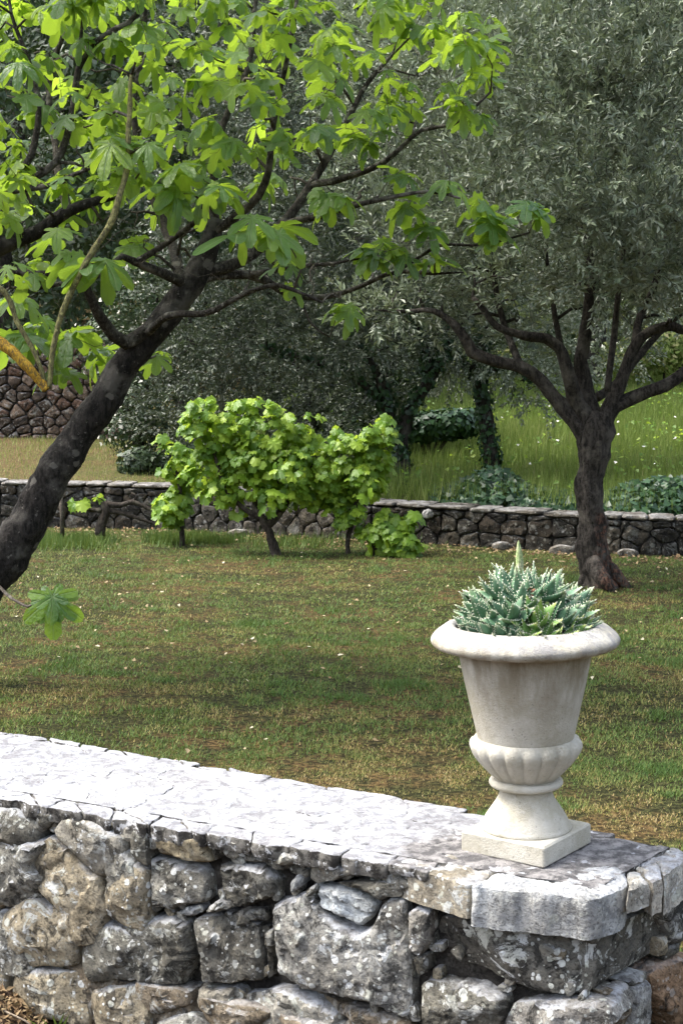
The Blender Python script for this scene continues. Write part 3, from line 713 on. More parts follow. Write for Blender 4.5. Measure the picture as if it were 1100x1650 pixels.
# capstones: traced slabs at the corner, crazy paving along the rest
D3 = (G(0, 1180, ZT) - CB).normalized()
def back_pt(u): return CB + D3 * (u * 1.32)
def wpos(u, v): f_ = C0 + D1 * u; return f_ + (back_pt(u) - f_) * (v / .41)
def topuv(pts): return [((lambda q: (q.x, q.y))(G(x, y, ZT))) for x, y in pts]
ZO = Vector((0, 0, ZT)); UX = Vector((1, 0, 0)); UY = Vector((0, 1, 0))
def slab_core(name, u0, u1, v0, v1, z0, z1, mat, res, amp):
    verts = []; faces = []; nu = int((u1 - u0) / res); nv = int((v1 - v0) / res); nz = max(1, int((z1 - z0) / res))
    def sheet(f, a, c, n, flip):
        b0 = len(verts)
        for j in range(c + 1):
            for i in range(a + 1): q = f(i / a, j / c); verts.append(q + n * amp * fbm(q, 14, 4))
        for j in range(c):
            for i in range(a): k = b0 + j * (a + 1) + i; q = (k, k + 1, k + a + 2, k + a + 1); faces.append(tuple(reversed(q)) if flip else q)
    def at(u, v, z): q = wpos(u0 + (u1 - u0) * u, v0 + (v1 - v0) * v); return Vector((q.x, q.y, z0 + (z1 - z0) * z))
    sheet(lambda a, c: at(a, 0, c), nu, nz, N1, False); sheet(lambda a, c: at(a, 1, c), nu, nz, -N1, True)
    sheet(lambda a, c: at(0, a, c), nv, nz, N2, True); sheet(lambda a, c: at(1, a, c), nv, nz, D1, False); sheet(lambda a, c: at(a, c, 1), nu, nv, UP, True)
    return centred(name, verts, faces, mat, wall)
slab_core('rubble_core', .05, 2.3, .045, .395, -.6, .488, M_MORTAR, .02, .012)['label'] = 'dark mortar and rubble filling between the stones'
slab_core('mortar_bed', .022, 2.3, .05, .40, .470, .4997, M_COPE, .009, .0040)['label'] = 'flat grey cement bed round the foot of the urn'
CAPS = [
 ([(640,1388),(664,1374),(720,1372),(770,1392),(800,1402),(757,1424)], .075, (0.36,.33,.27), 1.25, 'grey capstone with a broken white-lichened edge left of the corner slab'),
 ([(757,1425),(800,1404),(880,1404),(985,1394),(1003,1402),(1011,1425),(957,1447),(860,1436)], .088, (0.46,.48,.50), .5, 'bluish white slab at the corner of the wall'),
 ([(1006,1402),(1030,1400),(1043,1422),(1014,1434)], .05, (0.55,.54,.5), 1.1, None),
 ([(1020,1396),(1060,1388),(1068,1410),(1048,1418),(1036,1402)], .075, (0.42,.39,.34), 1.2, None),
 ([(1030,1360),(1085,1362),(1101,1368),(1098,1386),(1070,1408),(1062,1386),(1030,1392)], .09, (0.5,.48,.44), 1.3, None),
]
for i, (pl, d, col, li, lab) in enumerate(CAPS):
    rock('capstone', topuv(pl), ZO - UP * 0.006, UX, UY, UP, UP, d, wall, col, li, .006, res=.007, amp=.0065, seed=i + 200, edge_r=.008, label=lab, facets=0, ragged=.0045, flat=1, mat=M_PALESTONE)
rr = random.Random(12)
# crazy paving: cells in (u along D1, v along D2)
seeds = []; k = 0
while k < 6000:
    k += 1; u_, v_ = rr.uniform(0.0, 2.32), rr.uniform(-.01, .44); dm = .085 if u_ < 1.0 else .062
    if all(((u_ - a) * .8) ** 2 + (v_ - b) ** 2 > (dm * rr.uniform(.75, 1.25)) ** 2 for a, b in seeds): seeds.append((u_, v_))
seeds = [q for q in seeds]
def jag(poly, ins, tr_=None):
    out = []
    for i in range(len(poly)):
        a, b = Vector(poly[i]), Vector(poly[(i + 1) % len(poly)]); L = (b - a).length; n_ = max(1, int(L / .012)); nm = Vector((b.y - a.y, a.x - b.x)) / max(L, 1e-6)
        for j in range(n_):
            q = a.lerp(b, j / n_); w_ = Vector((q.x, q.y, 3)) * 1.0
            q = q + Vector((fbm(w_, 14, 3), fbm(w_ + Vector((5, 9, 2)), 14, 3))) * .010 + Vector((fbm(w_, 50, 3), fbm(w_ + Vector((5, 9, 2)), 50, 3))) * .0016
            out.append((q.x, q.y))
    return shrink(out, ins)
for k, poly in enumerate(voronoi(seeds, (0.0, 2.32, -0.004, 0.43), 0.5)):
    if len(poly) < 3: continue
    cx = sum(p[0] for p in poly) / len(poly); cv = sum(p[1] for p in poly) / len(poly)
    if cx < 0.36 and cv < 0.115: continue
    if cx < 0.14 : continue
    if cx < 0.50 and rr.random() < 0.25: continue
    front = cv < 0.08; g = .0006 if cx < 1.0 else .0032
    poly = [wpos(a, (b_ + (-.006 + .010 * fbm(Vector((a * 12, 3, 1)), 1, 3) if b_ < .01 else 0))) for a, b_ in jag(poly, g)]
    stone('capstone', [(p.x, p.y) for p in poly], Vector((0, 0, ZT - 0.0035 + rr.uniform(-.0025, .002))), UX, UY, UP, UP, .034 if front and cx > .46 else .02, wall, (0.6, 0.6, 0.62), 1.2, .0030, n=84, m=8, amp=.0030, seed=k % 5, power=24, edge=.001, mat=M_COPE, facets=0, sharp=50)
# small wedge stones pushed into the joints
for k in range(230):
    u_ = rr.uniform(.0, 1.7); z_ = ZT - rr.uniform(.09, .75); s_ = rr.uniform(.013, .030); c_ = C0 + D1 * u_ + N1 * rr.uniform(-.022, -.012); c_.z = z_; a0 = rr.uniform(0, 3.14)
    pp = [(s_ * math.cos(a) * rr.uniform(.7, 1.2), s_ * .65 * math.sin(a) * rr.uniform(.6, 1.2)) for a in [i * 1.05 for i in range(6)]]; pp = [(x * math.cos(a0) - y * math.sin(a0), x * math.sin(a0) + y * math.cos(a0)) for x, y in pp]
    stone('wedge_stone', pp, c_, D1, UP, N1, N1, .03, wall, rr.choice([GREY, DKG, PALE, TAN]), 1.2, .010, n=14, m=4, amp=.004, seed=k + 1700)
# crumbling grey rubble packed under the lip of the cap
for k in range(150):
    u_ = rr.uniform(.34, 2.25); z_ = ZT - .035 - abs(rr.gauss(0, .012)); s_ = rr.uniform(.010, .028)
    c_ = C0 + D1 * u_ + N1 * rr.uniform(-.028, -.008); c_.z = z_
    pp = [(s_ * math.cos(a) * rr.uniform(.7, 1.2), s_ * .7 * math.sin(a) * rr.uniform(.7, 1.2)) for a in [i * .9 for i in range(7)]]
    stone('rubble_chip', pp, c_, D1, UP, N1, N1, .04, wall, rr.choice([GREY, DKG, DKG, PALE]), 1.0, .012, n=16, m=4, amp=.004, seed=k + 700)

# ------------------------------------------------------------------ urn
pl_, pf_, pr_ = G(743, 1369, ZT), G(891, 1397, ZT), G(957, 1362, ZT)
UC = (pl_ + pr_) / 2; UC.z = ZT + 0.001
UC = Vector((0.429, 3.372, ZT - 0.001)); UA = math.radians(-37.5)
urn = thing('garden_urn', UC, 'cream stone urn with a fluted waist and square foot standing on the wall corner', 'urn')
def lathe(prof, seg=96, gad=None, close=False):
    verts = []; faces = []
    for i, (r, z) in enumerate(prof):
        for k in range(seg):
            th = 2 * math.pi * k / seg; q = r
            if gad: q = r * gad(th, i / (len(prof) - 1))
            v = Vector((q * math.cos(th), q * math.sin(th), z)); verts.append(v + v.normalized() * 0.0012 * fbm(v, 22, 3) + UC)
    for i in range(len(prof) - 1):
        for k in range(seg):
            k2 = (k + 1) % seg; faces.append((i * seg + k, i * seg + k2, (i + 1) * seg + k2, (i + 1) * seg + k))
    return verts, faces
PX = 3.33 / 2400                                         # metres per photo pixel at the urn
def arc(cx, cz, rx, rz, a0, a1, n): return [(cx + rx * math.cos(math.radians(a0 + (a1 - a0) * i / n)), cz + rz * math.sin(math.radians(a0 + (a1 - a0) * i / n))) for i in range(n + 1)]
HS = 0.080
# plinth
s = 0.110; hp = 0.049; pv = []; pfc = []
def sqring(h, z, r, k=6):
    out = []
    for c in range(4):
        a0 = c * 90
        cx, cz = [(1, 1), (-1, 1), (-1, -1), (1, -1)][c]
        for i in range(k): a = math.radians(a0 + 90 * i / (k - 1)); out.append(Vector((cx * (h - r) + r * math.cos(a), cz * (h - r) + r * math.sin(a), z)))
    return out
rings = [sqring(s - .004, 0, .006), sqring(s, .004, .006), sqring(s, hp - .004, .006), sqring(s - .004, hp, .006)]
rot = Matrix.Rotation(UA, 3, 'Z')
for r_ in rings:
    for v in r_: v = rot @ v; pv.append(v + v.normalized() * .001 * fbm(v, 20, 3) + UC)
m_ = 24
for i in range(3):
    for k in range(m_): pfc.append((i * m_ + k, i * m_ + (k + 1) % m_, (i + 1) * m_ + (k + 1) % m_, (i + 1) * m_ + k))
pfc.append(tuple(3 * m_ + k for k in range(m_))); pfc.append(tuple(reversed(range(m_))))
centred('plinth', pv, pfc, M_URN, urn, smooth=False)
urn.rotation_euler = (0, math.radians(-1.1), 0)
# foot
ft = [(.000, hp - .001), (.104, hp - .001), (.105, hp + .004), (.103, hp + .009), (.100, hp + .012), (.0985, hp + .016), (.096, hp + .022), (.090, hp + .032), (.080, hp + .047), (.071, hp + .060), (.064, hp + .073), (.060, hp + .084), (.0585, hp + .094), (.0585, hp + .100), (0.0, hp + .100)]
v, f = lathe(ft); centred('foot', v, f, M_URN, urn)
zc = hp + .099
col_ = [(0, zc)] + arc(.076, zc + .009, .0095, .009, -100, 100, 10) + [(0, zc + .018)]
v, f = lathe(col_); centred('collar', v, f, M_URN, urn)
zb = zc + .0165
def gadf(th, t):
    k = abs(math.sin(th * 9)); e = math.sin(math.pi * min(1, max(0, t))) ** 0.35
    tt = max(0, (t - .60) / .24); lim = 1 - math.sqrt(max(0, 1 - tt * tt)) if tt < 1 else 2      # lobes end in round arches
    kk = k - lim; body = math.sqrt(max(0, min(1, kk / max(.001, 1 - lim)))) if lim < 1 else 0
    low = min(1, t / .12)
    return 1 - .055 * (1 - body) * low * (1 if t < .84 else max(0, 1 - (t - .84) / .06)) + (.012 if t < .9 else 0) * body * low
gp = [(.070, zb)] + [(.072, zb + .004), (.082, zb + .013), (.0935, zb + .025), (.105, zb + .038), (.115, zb + .050), (.1225, zb + .062), (.1268, zb + .072), (.1282, zb + .080), (.1272, zb + .087), (.1235, zb + .093), (.118, zb + .097), (.113, zb + .099), (.10, zb + .0995)]
gpp, _ = spline([Vector((a, 0, b)) for a, b in gp], [0] * len(gp), 0.004)
v, f = lathe([(p.x, p.z) for p in gpp], 216, gadf); g_ = centred('fluted_band', v, f, M_URN, urn); g_['label'] = 'bulging fluted band with rounded lobes round the waist'
zd = zb + .097; zr = zd + .213
bw = [(.0, zd - .01), (.106, zd - .004), (.1105, zd + .001), (.1115, zd + .005), (.113, zd + .012), (.1265, zd + .074), (.140, zd + .135), (.1525, zr - .012), (.157, zr - .004), (.160, zr + .002), (.130, zr + .004), (.10, zd + .05), (0, zd + .04)]
v, f = lathe(bw, 96); centred('bowl', v, f, M_URN, urn)
rim = [(.140, zr + .0), (.165, zr - .002)] + [(.192, zr - .001), (.206, zr + .003), (.2135, zr + .009), (.2155, zr + .016), (.2125, zr + .024), (.204, zr + .033), (.192, zr + .042), (.181, zr + .049), (.171, zr + .053), (.164, zr + .0515), (.159, zr + .047), (.157, zr + .038), (.155, zr - .002), (.14, zr - .01)]
rp, _ = spline([Vector((a, 0, b)) for a, b in rim], [0] * len(rim), 0.004)
v, f = lathe([(p.x, p.z) for p in rp], 120); centred('rim', v, f, M_URN, urn)
RT = UC.z + zr + .052; UB = UC.copy(); UC = UC + Vector((-.0075, 0, 0))
so = []; 
sv = []; sf = []
for i in range(8):
    for k in range(36):
        th = 2 * math.pi * k / 36; r = .156 * i / 7; q = Vector((r * math.cos(th), r * math.sin(th), 0)); sv.append(q + Vector((UC.x, UC.y, RT - .026 + .022 * (1 - i / 7) + .006 * fbm(q, 40, 3))))
for i in range(7):
    for k in range(36): sf.append((i * 36 + k, i * 36 + (k + 1) % 36, (i + 1) * 36 + (k + 1) % 36, (i + 1) * 36 + k))
tag(centred('potting_soil', sv, sf, M_SOIL), 'dark earth filling the urn under the aloe', 'soil', kind='stuff')

# aloe
al = thing('aloe_plant', Vector((UC.x, UC.y, RT - .02)), 'spiky blue-green aloe cushion with one flower spike growing in the urn', 'aloe plant')
def aloe_leaf(curve, wd, seed):
    rr = random.Random(seed); n = 7; V = []; Fc = []; T = []; mats = []
    for i in range(n):
        t = i / (n - 1); w_ = wd * (1 - t ** 1.7) * (0.80 + 0.5 * t * (1 - t) * 2) + .0006 / 0.06 * (t > .98); x = t; z = curve * t * t
        th = .5 * w_ + .03
        th *= (1 - t ** 2) + .04
        V += [Vector((x, -w_, z + .02)), Vector((x, 0, z - .012 * (1 - t))), Vector((x, w_, z + .02)), Vector((x, w_ * .55, z - th * .7)), Vector((x, 0, z - th)), Vector((x, -w_ * .55, z - th * .7))]
        T += [t] * 6
    for i in range(n - 1):
        for k in range(6): Fc.append((i * 6 + k, i * 6 + (k + 1) % 6, (i + 1) * 6 + (k + 1) % 6, (i + 1) * 6 + k)); mats.append(0)
    for i in range(1, 9):                                 # pale marginal teeth
        t = i / 9.0; w_ = wd * (1 - t ** 1.7) * (0.80 + 0.5 * t * (1 - t) * 2)
        for sg in (-1, 1):
            b = len(V); z = curve * t * t + .02
            V += [Vector((t - .022, sg * w_ * .96, z)), Vector((t + .022, sg * w_ * .96, z)), Vector((t, sg * w_ * .96, z - .03)), Vector((t + .025, sg * (w_ + .030), z + .010))]
            T += [0] * 4; Fc += [(b, b + 1, b + 3), (b + 1, b + 2, b + 3), (b + 2, b, b + 3)]; mats += [1] * 3
    b = len(V); V += [Vector((.97, -.014, curve * .94 + .012)), Vector((.97, .014, curve * .94 + .012)), Vector((.97, 0, curve * .94 - .02)), Vector((1.05, 0, curve * 1.08))]; T += [1] * 4
    Fc += [(b, b + 1, b + 3), (b + 1, b + 2, b + 3), (b + 2, b, b + 3)]; mats += [1] * 3
    m = new_mesh('leaf', V, Fc); m.materials.append(M_ALOE); m.materials.append(M_TOOTH)
    m.polygons.foreach_set('material_index', mats)
    a = m.attributes.new('tone', 'FLOAT', 'POINT'); a.data.foreach_set('value', T)
    return m
AL = [aloe_leaf(c, wd, s_) for c, wd, s_ in ((.18, .155, 1), (.28, .17, 2), (.10, .15, 3), (.36, .16, 4))]
rr = random.Random(21)
ros = [(0, 0, .102, 1.0)]
for k in range(6): a = k * 1.047 + .3; ros.append((.050 * math.cos(a), .050 * math.sin(a), .096 + rr.uniform(-.01, .012), 1))
for k in range(12): a = k * .5236 + .1; ros.append((.096 * math.cos(a), .094 * math.sin(a), .058 + rr.uniform(-.010, .014), .95))
for k in range(11): a = 3.3 + k * .27 + .1; ros.append((.124 * math.cos(a), .126 * math.sin(a), .022 + rr.uniform(-.006, .008), .72))
AR = []
for (x, y, z, sc_) in ros:
    base = Vector((UC.x + x, UC.y + y, RT - .045 + z)); d = Vector((x * 7, y * 7, 0.70)).normalized()
    q = d.to_track_quat('Z', 'Y').to_matrix(); nl = 11 if sc_ > .85 else 9; ph = rr.uniform(0, 6.28); yel = x > .0 and y < -.05 and rr.random() < .45
    for j in range(nl):
        t = j / nl; az = ph + j * 2.39996; el = math.radians(8 + 72 * t + rr.uniform(-7, 7)); L = (.076 - .018 * t) * sc_ * rr.uniform(.85, 1.12)
        ax = q @ Vector((math.cos(az) * math.cos(el), math.sin(az) * math.cos(el), math.sin(el))); nn = q @ Vector((-math.cos(az) * math.sin(el), -math.sin(az) * math.sin(el), math.cos(el)))
        if (base + ax * L).z < RT - .05: continue
        sd_ = nn.cross(ax).normalized(); MW = Matrix((ax, sd_, nn)).transposed().to_4x4() @ Matrix.Diagonal((L, L * rr.uniform(1.65, 2.05), L * 1.25, 1)); MW.translation = base + ax * .004 + d * (.012 * t)
        AR.append((MW, rr.randrange(len(AL)), yel, base.y - .3 * t * .1))
AR.sort(key=lambda r: r[3])
for MW, v, yel, _ in AR[:300]:
    o = link('leaf', AL[v], None, al); o.matrix_basis = MW; o.color = (1.25, 1.2, .6, 1) if yel else (1, 1, 1, 1)
jv, jf, jm, jt = [], [], [], []
for MW, v, _, _ in AR[300:]:
    b = len(jv); me = AL[v]; jv += [MW @ q.co for q in me.vertices]; jf += [tuple(i + b for i in p.vertices) for p in me.polygons]; jm += [p.material_index for p in me.polygons]; jt += [q.value for q in me.attributes['tone'].data]
if jv:
    m = new_mesh('inner_leaves', jv, jf); m.materials.append(M_ALOE); m.materials.append(M_TOOTH); m.polygons.foreach_set('material_index', jm)
    m.attributes.new('tone', 'FLOAT', 'POINT').data.foreach_set('value', jt); stuff(link('inner_leaves', m, None, al))
# spike
sp0 = Vector((UC.x - .012, UC.y, RT + .078)); vs_, fs_ = tube([sp0, sp0 + UP * .04, sp0 + Vector((-.003, 0, .075))], [.0035, .0035, .0045], 8)
n0 = 22
for i in range(n0):
    for k in range(6):
        t = i / n0; th = k * 1.047 + i * .52; r = .0066 * (1 - t ** 2.2) + .001; z = .045 + .062 * t
        c = sp0 + Vector((-.003 - .004 * t + r * math.cos(th) * .6, r * math.sin(th) * .6, z)); o_ = Vector((math.cos(th), math.sin(th), 0)); tq = Vector((-math.sin(th), math.cos(th), 0))
        b = len(vs_); vs_ += [c - tq * .003, c + tq * .003, c + o_ * r * .7 + UP * .012 * (1 - .5 * t), c - o_ * .002 + UP * .009]; fs_ += [(b, b + 1, b + 2), (b + 1, b + 3, b + 2), (b, b + 2, b + 3)]
o = centred('flower_spike', vs_, fs_, M_SPIKE, al); o['label'] = 'upright pale green bud spike rising from the middle'
vs_ = []; fs_ = []
for k in range(9):
    a = rr.uniform(0, 6.28); c = Vector((UC.x - .002, UC.y - .055, RT + .078)); d = Vector((math.cos(a) * .6, -.4, rr.uniform(-.5, 1))).normalized(); tq = d.cross(UP).normalized()
    b = len(vs_); vs_ += [c, c + d * .012 + tq * .005, c + d * .022, c + d * .012 - tq * .005, c + d * .014 + UP * .004]; fs_ += [(b, b + 1, b + 4), (b + 1, b + 2, b + 4), (b + 2, b + 3, b + 4), (b + 3, b, b + 4)]
o = centred('dry_bloom', vs_, fs_, M_DRY, al); o['label'] = 'withered reddish brown leaf remains near the top'

# ------------------------------------------------------------------ rear wall along the lawn
rear = thing('dry_stone_wall', (0.5, 14.0, 0), 'long low dark stone wall with a flat grey top along the far edge of the lawn', 'stone wall', 'dry stone walls')
rr = random.Random(31); DARKS = [(0.055, .05, .043), (0.075, .068, .057), (0.045, .042, .037), (0.10, .088, .07), (0.07, .058, .045)]
segs = [(a, b) for a, b in zip(range(2, 6), range(3, 7))]
def wpt(x): return Vector((x, float(wall_y(x)), 0))
xs_ = [-6.2, -3.5, -1.58, 0.29, 2.44, 4.6]
for a, b in zip(xs_[:-1], xs_[1:]):
    A, B = wpt(a), wpt(b); U = (B - A).normalized(); L = (B - A).length; N = Vector((U.y, -U.x, 0)); N = N if N.y < 0 else -N
    za, zb_ = float(wall_z(a)), float(wall_z(b)); H = max(za, zb_) - .035
    for poly in voronoi(rows(L, H, .12, .13, .30, .025, rr), (0, L, -.03, H), .6):
        if len(poly) < 3: continue
        cx = sum(p[0] for p in poly) / len(poly); top = za + (zb_ - za) * cx / L - .04
        poly = [(p[0], min(p[1], top)) for p in poly]
        if max(p[1] for p in poly) - min(p[1] for p in poly) < .03: continue
        stone('stone', shrink(poly, .007), A, U, UP, N, N, .14, rear, tuple(c_ * (1.1 if a < -1 else .85) for c_ in rr.choice(DARKS)), .3, .016, n=20, m=5, amp=.016, power=6, mat=M_STONE_FAR, seed=rr.randint(1, 999), facets=1)
    x = 0
    while x < L - .02:                                    # flat capping slabs
        wd = min(rr.uniform(.22, .5), L - x); z = za + (zb_ - za) * (x + wd / 2) / L
        pts = [(x + .006, -.03 + rr.uniform(-.02, .02)), (x + wd * .5, -.03 + rr.uniform(-.02, .02)), (x + wd - .006, -.03 + rr.uniform(-.02, .02)), (x + wd - .006, .34), (x + .006, .34)]; pts = [(a_, b_ + rr.uniform(-.012, .012)) for a_, b_ in pts]
        stone('capstone', pts, A + UP * (z + rr.uniform(-.014, .002)), U, -N, UP, UP, .028, rear, rr.choice([(0.17, .155, .14), (0.21, .195, .175), (0.13, .12, .105)]), .35, .012, n=26, m=5, amp=.008, mat=M_STONE_FAR, power=8, seed=rr.randint(1, 999), facets=0)
        x += wd
vs_ = []; fs_ = []
for a, b in zip(xs_[:-1], xs_[1:]):
    A, B = wpt(a), wpt(b); U = (B - A).normalized(); N = Vector((U.y, -U.x, 0)); N = N if N.y < 0 else -N; k = len(vs_)
    for q, x in ((A, a), (B, b)):
        z = float(wall_z(x)) - .045
        vs_ += [q - N * .03 - UP * .1, q - N * .03 + UP * z, q - N * .31 + UP * z, q - N * .31 - UP * .1]
    fs_ += [(k, k + 1, k + 5, k + 4), (k + 1, k + 2, k + 6, k + 5), (k + 2, k + 3, k + 7, k + 6)]
o = centred('rubble_core', vs_, fs_, M_MORTAR, rear, smooth=False)
q = G(690, 834, .0) ; q = Vector((0.80, float(wall_y(.80)) - .045, .285))
wp = [(q.x + .055 * math.cos(a), .045 * math.sin(a)) for a in [i * .785 for i in range(8)]]
o = stone('stone', [(a - q.x, b) for a, b in wp], q, UX, UP, Vector((0, -1, 0)), Vector((0, -1, 0)), .08, rear, (0.5, .5, .5), 1.2, .03, n=24, m=6, mat=M_STONE_FAR, seed=5, label='single rounded whitish stone set high in the face')
# far terrace wall, top left
fw = thing('dry_stone_wall', (-4.6, 20.3, 0.6), 'taller reddish stone terrace wall in the far left background', 'stone wall', 'dry stone walls')
A = Vector((-6.4, 20.6, float(terrace_h(np.array(-5.), np.array(20.4))) - .05)); U = Vector((1, -.05, 0)).normalized(); N = Vector((-.05, -1, 0)).normalized()
for poly in voronoi(rows(3.6, 1.45, .115, .13, .30, .014, rr), (0, 3.6, 0, 1.4), .7):
    if len(poly) > 2: stone('stone', shrink(poly, .010), A, U, UP, N, N, .2, fw, rr.choice([(0.15, .095, .07), (0.12, .09, .07), (0.19, .14, .105), (0.09, .07, .055)]), .4, .03, n=16, m=4, amp=.014, mat=M_STONE_FAR, seed=rr.randint(1, 999), facets=1)
vs_ = [A - N * .04 - UP * .3, A - N * .04 + UP * 1.36, A - N * .5 + UP * 1.36, A - N * .5 - UP * .3]; vs_ += [v_ + U * 3.6 for v_ in vs_]
centred('rubble_core', vs_, [(0, 1, 5, 4), (1, 2, 6, 5), (2, 3, 7, 6), (0, 3, 2, 1), (4, 5, 6, 7)], M_MORTAR, fw, smooth=False)
# half-buried stones at the foot of the rear wall
for k, (px, py) in enumerate([(808, 886), (905, 893), (1012, 898), (385, 866)]):
    g = G(px, py, 0); s_ = .09 + .02 * (k % 2)
    o = stone('loose_stone', [(s_ * math.cos(a) * (1 + .2 * rr.random()), s_ * .5 * math.sin(a) + .03) for a in [i * .9 for i in range(7)]], g, UX, UP, Vector((0, -1, 0)), Vector((0, -1, 0)), .08, None, (0.22, .2, .17), .6, .03, n=20, m=5, mat=M_STONE_FAR, seed=k + 60)
    tag(o, ['pale stone half buried below the rear wall, above the tip of the aloe spike', 'small stone at the foot of the rear wall, just left of the olive trunk', 'stone at the foot of the rear wall, right of the olive trunk', 'small stone in the earth behind the grapevine trunk'][k], 'stone', 'loose stones at the foot of the rear wall')

# ------------------------------------------------------------------ branching network
def network(nodes, targets, start_r, rise=0.25, sag=0.0, rr=R, sides=5, maxd=9, key=None, step=.08):
    """joins every target to the nearest node of the growing skeleton; nodes: list of [pos, radius]"""
    verts = []; faces = []
    P_ = [Vector(n[0]) for n in nodes]; Rr = [n[1] for n in nodes]
    arr = np.array([p[:] for p in P_])
    order = sorted(targets, key=key or (lambda t: min((t - p).length for p in P_)))
    for t in order:
        d = np.linalg.norm(arr - np.array(t[:]), axis=1) + 0.55 * np.maximum(0, arr[:, 2] - t.z + .05)
        j = int(d.argmin()); p0 = Vector(arr[j].tolist()); L = (t - p0).length
        if L < .02 or L > maxd: continue
        r0 = min(Rr[j] * .75, max(start_r * .5, .006 + L * .012)); mid = (p0 + t) / 2 + Vector((rr.uniform(-.1, .1), rr.uniform(-.1, .1), rr.uniform(-.02, .16))) * L - UP * sag * L
        m2 = p0.lerp(t, .78) + Vector((rr.uniform(-.07, .07), rr.uniform(-.07, .07), rr.uniform(-.09, .03))) * L
        pts, rad = spline([p0, mid, m2, t], [r0, r0 * .8, r0 * .62, max(.0022, r0 * .35)], step)
        tube(pts, rad, sides, verts=verts, faces=faces, wob=.012)
        new = [q[:] for q in pts[1:]]; arr = np.vstack([arr, np.array(new)]); Rr += list(rad[1:])
    return verts, faces, arr
def limb(name, pts, rad, mat, parent, nodes=None, sides=12, amp=.12, freq=9, step=.06, wob=.015, label=None, ridge=0):
    p, r = spline(pts, rad, step); v, f = tube(p, r, sides, amp, freq, wob, ridge=ridge)
    o = centred(name, v, f, mat, parent)
    if label: o['label'] = label
    if nodes is not None: nodes += [[q, k] for q, k in zip(p, r)]
    return o

# ------------------------------------------------------------------ fig tree
FY = 7.5
def FP(x, y, dy=0.0): return P(x, y, FY + dy)
fg_base = G(-160, 1110, 0)
fig = thing('fig_tree', fg_base, 'leaning dark-barked fig tree with big lobed bright green leaves, at the left', 'fig tree')
FN = []; px = FY / 2400
def fl(name, pts, rads, mat=None, **k): return limb(name, [FP(*p) for p in pts], [r * px * .66 for r in rads], mat or M_LIMBBARK, fig, FN, **k)
tr = [fg_base - UP * .1, fg_base + Vector((.05, 0, .12))] + [FP(*p) for p in [(-60, 1000), (0, 915), (60, 815), (130, 700), (195, 600), (245, 535), (300, 470), (335, 405), (352, 350)]]
limb('trunk', tr, [r * px for r in (44, 41, 38, 35, 31, 27, 24, 22, 22, 17, 11, 8)], M_FIGBARK, fig, FN, sides=28, amp=.16, step=.035, wob=.02, label='dark trunk leaning right, with pale lichen rings')
fl('branch', [(318, 440, 0), (390, 420, .1), (450, 365, .2), (500, 300, .3), (545, 225, .3), (580, 150, .35), (630, 90, .4)], [16, 14, 13, 11, 9, 7, 4])
fl('branch', [(500, 300, .3), (560, 285, .2), (620, 262, .1), (680, 210, 0), (730, 200, -.1), (790, 150, -.1)], [9, 8, 7, 5, 4, 3])
fl('branch', [(340, 380, 0), (400, 330, -.1), (430, 290, -.2), (440, 230, -.3), (450, 150, -.3), (470, 60, -.4), (480, -60, -.4)], [11, 10, 9, 7, 6, 5, 3])
fl('branch', [(350, 360, 0), (345, 300, .3), (360, 200, .5), (400, 100, .6), (410, 0, .7), (420, -80, .7)], [13, 11, 9, 7, 6, 4])
fl('branch', [(250, 520, 0), (205, 555, -.1), (170, 520, -.2), (150, 485, -.3), (120, 420, -.4)], [20, 17, 14, 11, 7])
fl('branch', [(300, 455, 0), (262, 440, -.2), (215, 420, -.3), (195, 412, -.4), (150, 450, -.5), (60, 460, -.6)], [14, 12, 9, 7, 6, 5])
fl('branch', [(215, 425, -.3), (270, 392, -.3), (325, 350, -.4), (330, 330, -.5), (350, 325, -.5)], [8, 7, 6, 4, 3])
fl('branch', [(230, 545, 0), (270, 510, -.3), (330, 505, -.4), (390, 470, -.5), (450, 460, -.6), (520, 488, -.6)], [9, 9, 8, 6, 5, 3])
fl('branch', [(320, 450, 0), (400, 440, .2), (480, 480, .3), (560, 470, .3), (640, 440, .2), (700, 440, .1), (745, 440, .1)], [14, 11, 9, 6, 5, 4, 2])
fl('branch', [(400, 440, .2), (470, 430, .1), (540, 425, 0), (580, 420, 0)], [8, 6, 4, 2.5])
fl('branch', [(450, 365, .2), (540, 340, 0), (600, 325, -.1), (690, 310, -.2), (740, 320, -.3)], [10, 7, 6, 4, 2.5])
fl('branch', [(480, 470, .3), (500, 520, .2), (530, 545, .1)], [4, 3, 2])
fl('branch', [(640, 440, .2), (700, 400, .1), (780, 395, 0), (850, 375, -.1)], [5, 4, 3, 2])
fl('branch', [(290, 480, 0), (280, 400, .5), (240, 300, .7), (215, 180, .8), (230, 60, .9), (240, -60, .9)], [16, 14, 12, 9, 7, 5])
